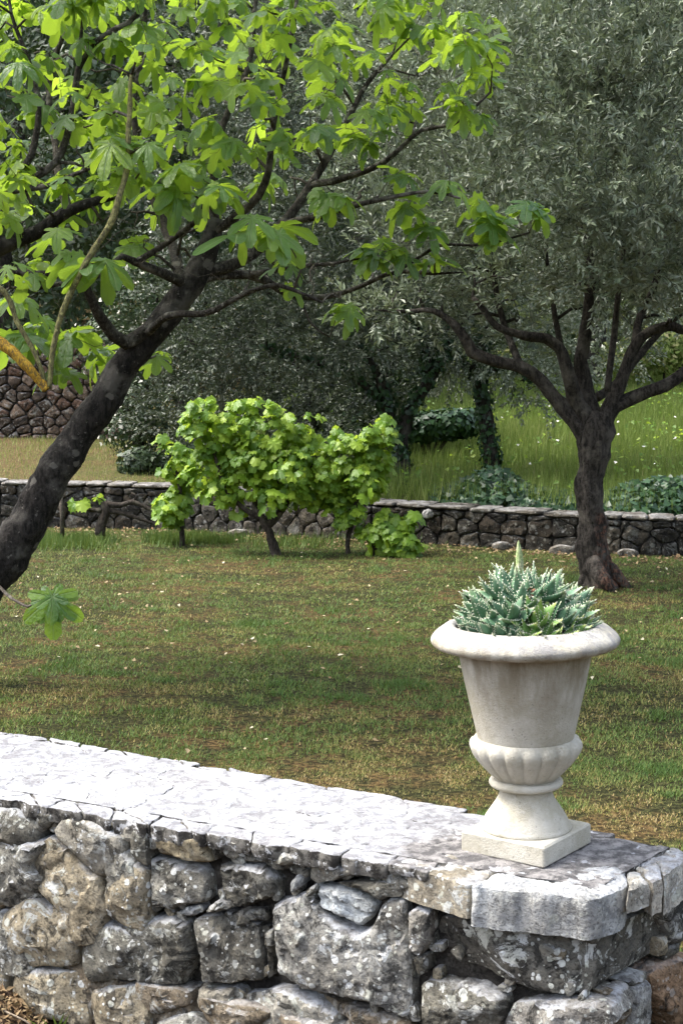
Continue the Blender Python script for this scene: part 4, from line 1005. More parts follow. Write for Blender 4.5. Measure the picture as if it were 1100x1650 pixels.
# second stem, rooted outside the frame on the left
s2 = [G(-420, 1090, 0) - UP * .1] + [FP(*p) for p in [(-400, 900), (-330, 700), (-240, 540, -.1), (-120, 440, -.1), (0, 395, -.1), (60, 375, -.1), (110, 340, -.1), (190, 310, 0)]]
limb('stem', s2, [r * px for r in (40, 34, 27, 21, 16, 14, 12, 9, 6)], M_FIGBARK, fig, FN, sides=16, step=.05, label='second stem rising from outside the frame at the left')
fl('branch', [(-150, 460, -.1), (-60, 380, -.3), (0, 318, -.5), (20, 310, -.5), (80, 300, -.6), (140, 275, -.7)], [20, 14, 11, 10, 6, 4])
fl('branch', [(10, 312, -.5), (50, 250, -.5), (60, 170, -.5), (45, 90, -.5), (20, 20, -.5), (15, -60, -.5)], [9, 8, 6, 5, 4, 3])
fl('branch', [(20, 310, -.5), (90, 260, -.5), (118, 170, -.4), (128, 110, -.4), (160, 60, -.4), (225, 20, -.4), (250, -60, -.4)], [9, 8, 8, 7, 6, 6, 4])
fl('branch', [(128, 110, -.4), (130, 60, -.4), (133, 0, -.4), (130, -60, -.4)], [5, 4, 3, 3])
fl('branch', [(0, 318, -.5), (-60, 240, -.3), (-80, 120, -.3), (-60, 0, -.3)], [10, 8, 7, 5])
fl('branch', [(-100, 430, -.1), (0, 435, -.3), (80, 440, -.3), (150, 430, -.3)], [12, 9, 7, 4])
fl('branch', [(110, 340, -.1), (90, 240, .3), (80, 140, .5), (100, 40, .5), (90, -60, .5)], [12, 9, 8, 6, 4])
limb('branch', [FP(-60, 515, -1), FP(0, 552, -1), FP(40, 585, -1), FP(75, 626, -1)], [r * px for r in (9, 8, 7, 6)], M_YLICHEN, fig, None, sides=12, amp=.3, freq=30, step=.02, label='low branch crusted with orange-yellow lichen')
limb('branch', [FP(-50, 430, -1), FP(5, 470, -1), FP(30, 520, -1), FP(58, 572, -1), FP(70, 615, -1)], [r * px for r in (4, 4, 3.5, 3.5, 3)], M_GLICHEN, fig, None, sides=10, amp=.3, freq=30, step=.02, label='thin branch with greenish yellow lichen')
FNs = []
limb('branch', [FP(78, 624, -1), FP(88, 560, -1), FP(105, 490, -1), FP(135, 430, -1), (FP(160, 390, -1)), FP(185, 340, -1), FP(205, 260, -.95), FP(210, 170, -.9), FP(213, 120, -.9)], [r * px for r in (3.5, 4, 4.2, 4.5, 4.5, 4.5, 4, 3.5, 2.5)], M_GLICHEN, fig, FN, sides=10, amp=.25, freq=25, step=.03, label='long pale upright branch with mossy lichen in front of the crown')
limb('twig', [FP(-5, 940, -.1), FP(20, 965, -.3), FP(45, 975, -.5), FP(75, 962, -.6)], [r * px for r in (3, 2.5, 2, 1.5)], M_TWIGBARK, fig, None, sides=6)

def palmate(nl, lobes, k, base, rings, seedj=0, jag=0.0, curl=.25, fold=.10, droop=0.35, cup=0.0, pw=.42):
    """leaf blade as polar rings round the stalk joint; x towards the tip"""
    V = [(0, 0, 0)]; UV = [(0, 0)]; rr = random.Random(seedj)
    for j in range(1, rings + 1):
        for i in range(nl):
            th = -math.pi + 2 * math.pi * (i + .5) / nl; r = base * (0.55 + 0.45 * abs(math.cos((abs(th) - math.pi) * 1.2)))
            for a, L in lobes:
                d = abs(th - a)
                if d * k < math.pi / 2: r = max(r, L * math.cos(d * k) ** pw)
            if abs(th) > 2.75: r = min(r, base * .55)
            if jag: r *= 1 + jag * (1 if i % 2 else -1)
            q = r * j / rings; x, y = q * math.cos(th), q * math.sin(th)
            nearest = min(abs(th - a) for a, _ in lobes)
            z = -droop * (x * x) * .55 - curl * y * y + fold * q * (min(nearest, .45) / .45) + .02 * math.sin(7 * x + seedj) * q + cup * abs(y)
            V.append((x, y, z)); UV.append((x, y))
    Fc = []
    for i in range(nl): Fc.append((0, 1 + i, 1 + (i + 1) % nl))
    for j in range(rings - 1):
        for i in range(nl):
            a, b, c, d = 1 + j * nl + i, 1 + j * nl + (i + 1) % nl, 1 + (j + 1) * nl + (i + 1) % nl, 1 + (j + 1) * nl + i; Fc += [(a, d, c), (a, c, b)]
    return np.array(V), np.array(Fc), np.array(UV)
def leaf_mesh(name, T, mat):
    V, Fc, UV = T; m = new_mesh(name, V, Fc); uv = m.uv_layers.new(name='UVMap')
    uv.data.foreach_set('uv', UV[Fc.ravel()].astype(np.float32).ravel()); m.materials.append(mat); return m
FL5 = [(0, 1.0), (.88, .88), (-.88, .88), (1.75, .60), (-1.75, .60)]; FL3 = [(0, 1.0), (.80, .80), (-.80, .80)]
FIGT = [palmate(40, FL5, 3.7, .27, 3, 1, droop=.45, curl=.30, pw=.34), palmate(40, FL5, 4.0, .25, 3, 2, droop=.8, curl=.45, fold=.16, pw=.34), palmate(40, FL3, 3.4, .32, 3, 3, droop=.5, curl=.35),
        palmate(40, [(0, 1), (.9, .85), (-.9, .8), (1.7, .55), (-1.8, .62)], 3.4, .28, 3, 4, droop=1.1, curl=.15, fold=.05), palmate(40, [(0, 1.0), (1.0, .55), (-1.0, .62)], 2.6, .38, 3, 5, droop=.4, curl=.6)]
FIGT += [palmate(40, FL5, 3.8, .26, 3, 6, droop=1.3, curl=.55, fold=.2, pw=.36), palmate(40, [(0, 1), (.85, .9), (-.9, .7), (1.7, .5), (-1.7, .6)], 3.6, .28, 3, 7, droop=.2, curl=-.25, fold=-.12, pw=.36)]
FIGM = [leaf_mesh('leaf', t, M_FIG) for t in FIGT]
def leafset(meshes, temps, recs, parent, mat, limit=300, stuffname='foliage'):
    """recs: (pos, axis, normal, size, variant); nearest ones as objects, the rest as one mesh"""
    big, rest = recs[:limit], recs[limit:]
    for p, ax, nn, s_, v in big:
        ax = ax.normalized(); nn = (nn - ax * nn.dot(ax)).normalized(); sd_ = nn.cross(ax)
        o = link('leaf', meshes[v], None, parent); MW = Matrix((ax, sd_, nn)).transposed().to_4x4() @ Matrix.Diagonal((s_, s_, s_, 1)); MW.translation = p; o.matrix_basis = MW
    if rest:
        Vs = []; Fs = []; Us = []; Ts = []; b = 0
        for v in range(len(temps)):
            rs = [r for r in rest if r[4] == v]
            if not rs: continue
            T, TF, TU = temps[v]
            V, Fc = scatter(T, TF, np.array([r[0][:] for r in rs]), np.array([r[1][:] for r in rs]), np.array([r[2][:] for r in rs]), np.array([r[3] for r in rs]), np.array([r[3] for r in rs]))
            Vs.append(V); Fs.append(Fc + b); b += len(V); Us.append(np.tile(TU, (len(rs), 1))); Ts.append(np.repeat(NR.random(len(rs)), len(T)))
        V = np.vstack(Vs); Fc = np.vstack(Fs); m = new_mesh(stuffname, V, Fc); uv = m.uv_layers.new(name='UVMap'); UU = np.vstack(Us)
        uv.data.foreach_set('uv', UU[Fc.ravel()].astype(np.float32).ravel())
        a = m.attributes.new('tone', 'FLOAT', 'POINT'); a.data.foreach_set('value', np.concatenate(Ts).astype(np.float32))
        stuff(link(stuffname, m, mat, parent))
def cluster(tip, n, size, rr, nv, down=.5, nz=.75, ctr=None, out=None, verts=None, faces=None, pet=.35):
    recs = []; ph = rr.uniform(0, 6.28)
    for j in range(n):
        t = j / max(1, n - 1); az = ph + j * 2.4; s_ = size * (1 - .45 * t * rr.random()) * rr.uniform(.75, 1.1)
        d = Vector((math.cos(az), math.sin(az), rr.uniform(-.2, .6) * (1 + t))).normalized()
        p0 = tip - UP * .03 * (1 - t); p1 = p0 + d * s_ * pet
        ax = Vector((d.x, d.y, -down * rr.uniform(.3, 2.2) + .7 * t * rr.random())).normalized()
        nn = Vector((d.x * .6 + rr.uniform(-.3, .3), d.y * .6 + rr.uniform(-.3, .3), nz))
        if ctr is not None: nn = nn + (tip - ctr).normalized() * .7 + Vector((0, -.35, 0))
        if abs(nn.normalized().dot(ax)) > .95: nn = Vector((-ax.y, ax.x, .4))
        recs.append((p1, ax, nn, s_, rr.randrange(nv)))
        if verts is not None: tube([p0, (p0 + p1) / 2 + UP * .008, p1], [.0022, .0018, .0016], 3, verts=verts, faces=faces)
    return recs
rr = random.Random(404)
manual = [(410, 385, -.9, 1.35, 3), (445, 392, -.8, 1.2, 2), (610, 415, 0, .9, 5), (640, 425, 0, .8, 4), (598, 425, 0, .8, 4), (700, 430, 0, .8, 4), (553, 515, 0, .85, 4), (660, 350, 0, .9, 5), (685, 385, 0, .8, 4), (720, 315, -.2, .8, 4),
          (645, 295, 0, .8, 4), (785, 370, -.1, .85, 4), (770, 345, -.1, .8, 3), (800, 395, -.1, .8, 3), (850, 345, -.2, .85, 4), (862, 360, -.2, .8, 3), (540, 335, -.2, .9, 5), (515, 325, -.2, .7, 3), (160, 440, -.9, 1.1, 3), (120, 430, -.8, .9, 3), (95, 390, -.8, 1.0, 2),
          (55, 460, -.7, .8, 2), (20, 450, -.9, .7, 2), (270, 320, -.6, 1.1, 4), (300, 290, -.6, 1.0, 4), (350, 320, -.4, 1.0, 4), (190, 250, -.9, 1.2, 4), (465, 480, 0, .7, 2), (458, 440, -.2, .7, 3), (610, 235, -.2, .8, 2), (570, 235, -.1, 1.0, 4),
          (30, 560, .5, 1.25, 4), (120, 560, .5, 1.3, 4), (60, 540, .8, 1.2, 4), (170, 590, .7, 1.1, 3), (100, 610, .6, 1.1, 3), (255, 590, .4, .9, 2), (25, 500, .6, 1.1, 3), (10, 370, -.6, .8, 3), (70, 440, .2, .9, 3), (210, 410, .4, 1, 3)]
poly_in = [(-260, -260), (640, -240), (780, -40), (815, 90), (825, 200), (770, 225), (690, 150), (610, 235), (560, 250), (470, 240), (440, 300), (370, 345), (260, 350), (180, 330), (100, 380), (-60, 420), (-260, 420)]
def inside(x, y, pl):
    c = False
    for i in range(len(pl)):
        x1, y1 = pl[i]; x2, y2 = pl[i - 1]
        if (y1 > y) != (y2 > y) and x < (x2 - x1) * (y - y1) / (y2 - y1) + x1: c = not c
    return c
pts_ = []; tries = 0
while len(pts_) < 440 and tries < 120000:
    tries += 1; x, y = rr.uniform(-260, 830), rr.uniform(-240, 420)
    if not inside(x, y, poly_in): continue
    dy = rr.uniform(-1.1, 1.2)
    if x > 560: dy *= .5
    if all((x - a) ** 2 + (y - b) ** 2 + ((dy - c) * 90) ** 2 > 31 ** 2 for a, b, c, _, _ in pts_): pts_.append((x, y, dy, rr.uniform(.75, 1.1), rr.choice([3, 4, 5, 5])))
tips = [(FP(x, y - 18, dy), s_ * (1.2 if i_ < len(manual) else .95), n + (1 if i_ < len(manual) else 0)) for i_, (x, y, dy, s_, n) in enumerate(manual + pts_)]
bare = []
while len(bare) < 300:
    x, y = rr.uniform(-60, 720), rr.uniform(60, 520)
    if inside(x, y - 90, poly_in) or (x > 380 and 380 < y < 480): bare.append(FP(x, y, rr.uniform(-.9, 1.0)))
tv, tf, _ = network([list(n) for n in FN], [t[0] for t in tips] + bare, .02, sides=6, rr=rr)
stuff(link('twigs', new_mesh('twigs', tv, tf), M_TWIGBARK, fig))
pv_, pf2 = [], []; recs = []
for t, s_, n in tips: recs += cluster(t, n, .136 * s_, rr, len(FIGM), down=.6, verts=pv_, faces=pf2)
# the lone drooping leaf spray low down at the left
q = FP(85, 962, -.6)
for ax, nn, s_ in ((Vector((.05, -.3, -1)), Vector((.1, -1, .4)), .20), (Vector((.75, -.1, -.6)), Vector((.3, -.8, .6)), .15), (Vector((-.5, -.2, -.8)), Vector((-.2, -.9, .4)), .14)): recs.append((q, ax, nn, s_, 0))
link('leaf_stalks', new_mesh('leaf_stalks', pv_, pf2), leaf_material('leaf_stalk', [(0, (0.25, .33, .08)), (1, (0.3, .38, .1))], .1, (0.4, .5, .1)), fig)['kind'] = 'stuff'
recs.sort(key=lambda r: (0 if (-30 < 550 + F * r[0].x / r[0].y < 900 and r[0].z < 3.5) else 1, r[0].y - r[3] * 3))
leafset(FIGM, FIGT, recs, fig, M_FIG)

# ------------------------------------------------------------------ grapevines
VL = [(0, 1.0), (.95, .92), (-.95, .92), (1.95, .70), (-1.95, .70)]
VT = [palmate(30, VL, 1.9, .55, 2, 11, jag=.09, curl=.30, fold=.12, droop=.3), palmate(30, VL, 2.1, .5, 2, 12, jag=.10, curl=.1, fold=.2, droop=.6), palmate(30, VL, 1.8, .6, 2, 13, jag=.08, curl=.5, fold=.1, droop=.15)]
VM = [leaf_mesh('leaf', t, M_VINE) for t in VT]
M_VBARK = bark_material('vine_bark', (0.02, 0.016, 0.013), (0.06, 0.048, 0.038), (0.16, 0.14, 0.11), .3, scale=1.5)
def grapevine(label, wood, blobs, Y, base, nleaf, rr, size=.066, tipup=True):
    g = thing('grapevine', base, label, 'grapevine', 'grapevines along the back of the lawn'); nodes = []
    for k, (nm, pts, rad) in enumerate(wood):
        limb(nm, [P(a, b, Y + (c[0] if c else 0)) for a, b, *c in pts], [r * Y / 2400 for r in rad], M_VBARK, g, nodes, sides=10, amp=.3, freq=22, step=.04, wob=.02)
    tips = []; ctrs = []; tot = sum(b[2] * b[3] for b in blobs)
    for cx, cyy, rx, ry, dep in blobs:
        n = max(1, int(nleaf / 5.0 * rx * ry / tot * 2.9)); c = P(cx, cyy, Y + dep)
        for _ in range(n):
            while True:
                v = Vector((rr.uniform(-1, 1), rr.uniform(-1, 1), rr.uniform(-1, 1)))
                if .3 < v.length < 1.0 + .3 * rr.random() ** 3: break
            tips.append(c + Vector((v.x * rx, v.y * min(rx, ry) * .9, v.z * ry)) * Y / 2400); ctrs.append(c)
    for _ in range(nleaf // 22):                          # long young shoots standing clear of the crown
        cx, cyy, rx, ry, dep = rr.choice(blobs); c = P(cx, cyy, Y + dep); th = rr.uniform(0, 6.28); q = c + Vector((math.cos(th) * rx * .8, math.sin(th) * rx * .4, ry * .75)) * Y / 2400
        d = Vector((math.cos(th) * .5, math.sin(th) * .3, rr.uniform(.5, 1.1))).normalized()
        for j in range(3): tips.append(q + d * .040 * (j + .5)); ctrs.append(c)
    tv, tf, _ = network(nodes, tips, .012, sides=4, rr=rr); stuff(link('canes', new_mesh('canes', tv, tf), M_VBARK, g))
    recs = []
    for t, cc_ in zip(tips, ctrs): recs += cluster(t, 5, size * rr.uniform(.6, 1.2), rr, 3, down=.8, pet=.7, nz=.35, ctr=cc_)
    recs.sort(key=lambda r: r[0].y); leafset(VM, VT, recs, g, M_VINE); return g
rr = random.Random(55)
grapevine('largest grapevine of the row, broad yellow-green crown on a forked black trunk', [
    ('trunk', [(447, 900), (443, 885), (434, 858), (425, 838), (412, 815), (425, 770), (416, 740)], (9, 8, 7, 7, 5, 3, 2)),
    ('branch', [(432, 848), (455, 822), (470, 800), (490, 770), (510, 740)], (7, 5, 4, 3, 2)),
    ('branch', [(420, 836), (385, 812), (360, 780), (350, 745), (340, 720)], (5, 4, 3, 3, 2)),
    ('branch', [(425, 760), (445, 778), (460, 785)], (5, 5, 4))],
    [(335, 690, 45, 32, 0), (375, 690, 50, 40, .1), (430, 690, 50, 34, 0), (480, 690, 40, 34, .1), (430, 735, 70, 36, 0), (500, 740, 50, 45, .1), (385, 745, 45, 35, .1), (460, 760, 40, 30, 0), (350, 792, 34, 22, 0), (390, 805, 30, 20, .1), (410, 775, 50, 26, 0), (330, 760, 40, 30, .1), (525, 765, 34, 34, 0), (500, 810, 32, 22, .1), (455, 800, 40, 22, -.1), (470, 745, 40, 40, -.1), (300, 680, 14, 22, 0)], 12.95, G(447, 898, 0), 640, rr)
grapevine('grapevine with a yellow-green crown right of the largest one, above a thin stake-like stem', [
    ('trunk', [(562, 900), (562, 870), (568, 835), (575, 800), (580, 760)], (4, 4, 4, 4, 3)), ('branch', [(570, 815), (590, 790), (605, 760)], (4, 3, 2))],
    [(570, 730, 42, 32, 0), (600, 740, 32, 40, 0), (560, 780, 40, 32, .1), (590, 775, 35, 25, -.1), (545, 810, 25, 18, 0), (600, 705, 22, 18, 0)], 13.0, G(562, 898, 0), 290, rr)
grapevine('low grapevine bush at the right end of the row, sprawling onto the grass', [
    ('trunk', [(600, 905), (602, 880), (615, 860), (635, 850)], (4, 4, 4, 3)), ('branch', [(602, 885), (625, 882), (650, 872)], (3, 3, 2))],
    [(630, 870, 36, 30, 0), (655, 885, 24, 26, -.1), (610, 855, 26, 20, .1), (640, 845, 28, 14, 0), (562, 845, 22, 14, .1)], 12.9, G(602, 903, 0), 170, rr)
grapevine('slim young grapevine tied to a dark stake at the left of the row', [
    ('trunk', [(291, 882), (292, 850), (290, 800), (285, 760), (290, 720)], (4.5, 4.5, 4, 3, 2))],
    [(285, 745, 24, 30, 0), (300, 760, 18, 30, .1), (280, 800, 22, 16, 0), (268, 818, 22, 15, -.1), (296, 820, 14, 12, 0), (278, 838, 18, 12, 0)], 13.6, G(291, 878, 0), 130, rr)
g5 = grapevine('nearly bare grapevine with twisted grey canes behind the leaning trunk', [
    ('trunk', [(163, 862), (165, 845), (172, 820), (168, 808)], (9, 8, 8, 6)),
    ('branch', [(172, 812), (195, 815), (215, 810), (232, 818), (248, 828)], (6, 4, 4, 3, 2)), ('branch', [(170, 822), (200, 828), (225, 838), (245, 845)], (5, 4, 3, 2)), ('branch', [(165, 822), (140, 822), (120, 825)], (5, 3, 2)),
    ('branch', [(215, 812), (220, 800), (210, 795)], (3, 2, 1.5))],
    [(160, 800, 8, 8, 0), (130, 812, 14, 8, 0)], 13.9, G(163, 862, 0), 5, rr, size=.09)
for k, (px, p0, p1, Y) in enumerate([(101, 795, 862, 13.8)]):
    st = P(px, p1, Y); vs_, fs_ = tube([st - UP * .05, P(px - 1, (p0 + p1) / 2, Y), P(px - 3, p0, Y)], [.022, .02, .018], 7, .15)
    tag(centred('wooden_stake', vs_, fs_, M_STAKE), 'short dark wooden stake standing between the leaning fig trunk and the bare grapevine', 'stake')

# ------------------------------------------------------------------ olive foliage
OLT = np.array([(0, 0, 0), (.45, -.5, .10), (1, 0, -.04), (.45, .5, .10)]); OLF = np.array([(0, 1, 2), (0, 2, 3)])
def sprigs(centers, dirs, rr, nleaf=12, slen=.20, llen=.05, lw=.011):
    n = len(centers); dirs = dirs / np.linalg.norm(dirs, axis=1, keepdims=True)
    u = unit(n); a = np.cross(dirs, u); a /= np.linalg.norm(a, axis=1, keepdims=True); b = np.cross(dirs, a)
    pos = []; ax = []; nr = []; sl = slen * (0.6 + .8 * NR.random(n))
    for j in range(nleaf):
        t = (j // 2 + .6) / (nleaf / 2 + .2); ph = (j % 2) * math.pi + (j // 2) * 1.57 + NR.normal(0, .3, n)
        o = a * np.cos(ph)[:, None] + b * np.sin(ph)[:, None]
        pos.append(centers + dirs * (sl * (t))[:, None]); k = .75 - .35 * t
        ax.append(dirs * (1 - k * .5) + o * k + np.array([0, 0, -.05])); nr.append(dirs * .5 - o * .2 + NR.normal(0, .35, (n, 3)) + np.array([0, 0, .5]))
    pos = np.vstack(pos); m = len(pos); L = llen * (0.7 + .6 * NR.random(m))
    V, Fc = scatter(OLT, OLF, pos, np.vstack(ax), np.vstack(nr), L, lw * 2 * (0.8 + .4 * NR.random(m)))
    tone = np.clip(np.tile(NR.random(n) * .6, nleaf) + NR.random(m) * .45, 0, 1)
    ST = np.array([(0, -.5, 0), (0, .5, 0), (1, 0, 0)]); SV, SF = scatter(ST, np.array([(0, 1, 2)]), centers, dirs, a, sl, .005)
    return V, Fc, tone, SV, SF
def crown(name, parent, clumps, per, mat, rng_seed, droop=0.0, nleaf=12, slen=.20, llen=.05, lw=.011, shell=.45, stemmat=None, keep=None):
    C = []; D = []; g = np.random.default_rng(rng_seed)
    for (c, r) in clumps:
        r = np.array(r); n = int(per * (r[0] * r[1] * r[2]) ** (2 / 3) * 10)
        u = unit(n, g); rad = shell + (1 - shell) * g.random(n) ** .7
        p = np.array(c[:]) + u * rad[:, None] * r
        C.append(p); D.append(u * .8 + g.normal(0, .45, (n, 3)) + np.array([0, 0, .35 - droop]))
    C = np.vstack(C); D = np.vstack(D)
    if keep is not None: k = keep(C); C = C[k]; D = D[k]
    V, Fc, tone, SV, SF = sprigs(C, D, None, nleaf, slen, llen, lw)
    m = new_mesh(name, V, Fc, smooth=False); tone_attr(m, tone, 4); stuff(link(name, m, mat, parent))
    stuff(link('sprig_stems', new_mesh('sprig_stems', SV, SF), stemmat or M_OLBARK_FAR, parent)); return len(tone)
def clumpfield(n, c, r, cr, rr, zmin=None, flat=.8):
    out = []; k = 0
    while len(out) < n and k < 4000:
        k += 1; v = Vector((rr.uniform(-1, 1), rr.uniform(-1, 1), rr.uniform(-1, 1)))
        if v.length > 1 or v.length < .45: continue
        p = Vector((c[0] + v.x * r[0], c[1] + v.y * r[1], c[2] + v.z * r[2])); s_ = rr.uniform(*cr)
        if zmin and p.z - s_ * flat < zmin: continue
        if all((p - q).length > (s_ + t[0]) * .55 for q, t in out): out.append((p, (s_, s_, s_ * flat)))
    return out

# main olive
OY = 11.0; ob = G(962, 945, 0)
olive = thing('olive_tree', ob, 'olive tree with a grooved reddish trunk standing on the lawn right of centre', 'olive tree', 'olive trees')
ON = []; op = OY / 2400
def OL(name, pts, rads, **k): return limb(name, [P(a, b, OY + (c[0] if c else 0)) for a, b, *c in pts], [r * op * .77 for r in rads], M_OLBARK, olive, ON, **k)
OL('trunk', [(966, 965), (964, 945), (960, 925), (954, 880), (951, 820), (951, 760), (955, 715), (962, 690), (966, 665)], (52, 43, 33, 30, 27, 26, 31, 34, 24), sides=40, amp=.22, freq=5, step=.03, wob=.02, ridge=.26, label='stout trunk with red-brown bare wood near the ground')
for pts, rads in (([(965, 905), (985, 925), (1003, 942), (1020, 955)], (16, 17, 12, 4)), ([(955, 905, -.1), (975, 935, -.25), (990, 955, -.3)], (16, 16, 6)), ([(950, 915), (940, 938), (930, 950)], (14, 12, 4))):
    OL('root', pts, rads, amp=.3, freq=9, sides=14, ridge=.2)
OL('branch', [(952, 715), (925, 680), (895, 645), (868, 612), (835, 592), (790, 582), (762, 568), (750, 545), (735, 525), (700, 500), (650, 502), (610, 500)], (22, 17, 15, 14, 14, 12, 12, 11, 9, 7, 4, 1.5), sides=14, amp=.2)
OL('branch', [(958, 700), (930, 650), (915, 600, -.1), (898, 560, -.1), (880, 545, -.1), (845, 540, -.2), (800, 525, -.2), (760, 480, -.2)], (22, 18, 13, 12, 11, 9, 7, 5), sides=14, amp=.2)
OL('branch', [(962, 690), (945, 640, .1), (935, 580, .1), (945, 530, .1), (950, 480, .1), (945, 400, .1), (930, 320, .1)], (24, 20, 14, 13, 11, 9, 6), sides=14, amp=.2)
OL('branch', [(966, 695), (985, 650), (1005, 600), (1020, 560), (1045, 535), (1085, 525), (1110, 535), (1160, 520)], (24, 17, 13, 12, 11, 10, 9, 8), sides=14, amp=.2)
OL('branch', [(968, 690), (990, 655), (1030, 635), (1070, 622), (1105, 598), (1150, 570), (1200, 500)], (22, 16, 14, 13, 12, 10, 8), sides=14, amp=.2)
OL('branch', [(975, 630, -.2), (985, 570, -.2), (992, 510, -.2), (1000, 440, -.2), (1010, 350, -.2)], (7, 7, 6, 5, 4))
OL('branch', [(835, 592), (825, 560, .1), (812, 520, .2), (795, 440, .3), (780, 340, .3)], (9, 8, 7, 6, 4))
OL('branch', [(1020, 560), (1035, 500, .2), (1060, 440, .3), (1080, 350, .3)], (9, 8, 7, 5))
OL('branch', [(915, 600, -.1), (905, 560, .2), (890, 500, .3), (880, 400, .3)], (8, 7, 6, 4))
OL('branch', [(960, 640, .3), (1000, 610, .5), (1040, 560, .7), (1100, 500, .9)], (10, 9, 8, 5))
rr = random.Random(71)
cl = clumpfield(60, (2.45, 11.6, 3.95), (2.7, 1.9, 1.9), (.38, .62), rr, zmin=2.05)
cl += [(P(x, y, OY + d), (r, r, r * .75)) for x, y, d, r in [(640, 470, .1, .3), (600, 510, .2, .22), (720, 520, .5, .25), (760, 430, .2, .35), (850, 440, -.3, .38), (930, 420, -.7, .4), (1010, 410, -.8, .4), (1080, 420, -.6, .4), (700, 460, .3, .3), (880, 330, -1, .45), (990, 300, -1.2, .45), (1080, 300, -1.2, .45), (820, 250, -.9, .45),
        (920, 180, -1.2, .5), (1020, 160, -1.2, .5), (1100, 130, -1, .5), (850, 100, -.9, .5), (960, 50, -1, .5), (1060, 20, -1, .5), (760, 330, 0, .4), (700, 380, .3, .35), (640, 360, .6, .4), (1100, 470, -.2, .35), (980, 470, .5, .35), (820, 500, .6, .3), (1060, 480, .6, .3)]]
print('olive leaves', crown('crown', olive, cl, 58, M_OLIVE, 5, llen=.062, lw=.0115, droop=-.3))
sel = [c[0] for c in cl]; tg = []
for c, r in cl:
    for _ in range(7): tg.append(c + Vector((rr.uniform(-1, 1) * r[0], rr.uniform(-1, 1) * r[1], rr.uniform(-.9, 1) * r[2])))
tv, tf, _ = network([n for n in ON if n[0].z > 1.6], sel + tg, .03, rr=rr, sides=5, step=.14); stuff(link('twigs', new_mesh('twigs', tv, tf), M_OLBARK_FAR, olive))

def ivy_leaves(n): pass
IVT = np.array([(0, 0, 0), (.25, -.5, .03), (.55, -.28, .0), (1, 0, -.05), (.55, .28, 0), (.25, .5, .03)]); IVF = np.array([(0, 1, 2), (0, 2, 3), (0, 3, 4), (0, 4, 5)])
def leafcloud(name, pos, nrm, size, mat, parent=None, wide=1.0, T=IVT, TF=IVF, tone=None, down=.3):
    n = len(pos); ax = np.cross(nrm, unit(n)) + np.array([0, 0, -down]); sz = size * (0.6 + .8 * NR.random(n))
    V, Fc = scatter(T, TF, pos, ax, nrm + NR.normal(0, .35, (n, 3)), sz, sz * wide); m = new_mesh(name, V, Fc, smooth=False)
    tone_attr(m, NR.random(n) if tone is None else tone, len(T)); o = link(name, m, mat, parent); return stuff(o)
# olives beyond the wall
def far_olive(label, base, wood, clumps, seed, per=38, Y=15.5, ivy=0, mat=M_OLIVE, llen=.055, lw=.013, nleaf=12, droop=0.2, twn=4):
    t = thing('olive_tree', base, label, 'olive tree', 'olive trees'); nodes = []; s_ = Y / 2400; rr = random.Random(seed)
    for nm, pts, rad in wood: limb(nm, [P(a, b, Y + (c[0] if c else 0)) for a, b, *c in pts], [r * s_ * .72 for r in rad], M_OLBARK_FAR, t, nodes, sides=14, amp=.25, freq=6, step=.07, ridge=.15)
    crown('crown', t, clumps, per, mat, seed, droop=droop, llen=llen, lw=lw, nleaf=nleaf)
    tg = []
    for c, r in clumps:
        for _ in range(twn): tg.append(c + Vector((rr.uniform(-1, 1) * r[0], rr.uniform(-1, 1) * r[1], rr.uniform(-1, 1) * r[2])))
    zt = base.z + .8
    tv, tf, _ = network([n for n in nodes if n[0].z > zt] or nodes, [c[0] for c in clumps] + tg, .03, rr=rr, sides=4, step=.2); stuff(link('twigs', new_mesh('twigs', tv, tf), M_OLBARK_FAR, t))
    if ivy:
        pp = []; nn = []
        low = [n for n in nodes if n[0].z < base.z + 1.9]
        for _ in range(ivy):
            q, r = rr.choice(low); a = rr.uniform(0, 6.28); d = Vector((math.cos(a), math.sin(a), .1)); pp.append((q + d * (r + rr.uniform(.005, .05)) + UP * rr.uniform(-.05, .05))[:]); nn.append(d[:])
        leafcloud('ivy', np.array(pp), np.array(nn), .055, M_IVY, t)
    return t
def th_(x, y): return float(terrace_h(np.array(x), np.array(y)))
def tbase(px, Y): x = P(px, 700, Y).x; return Vector((x, Y, th_(x, Y)))
rr = random.Random(81)
bB = tbase(650, 15.4)
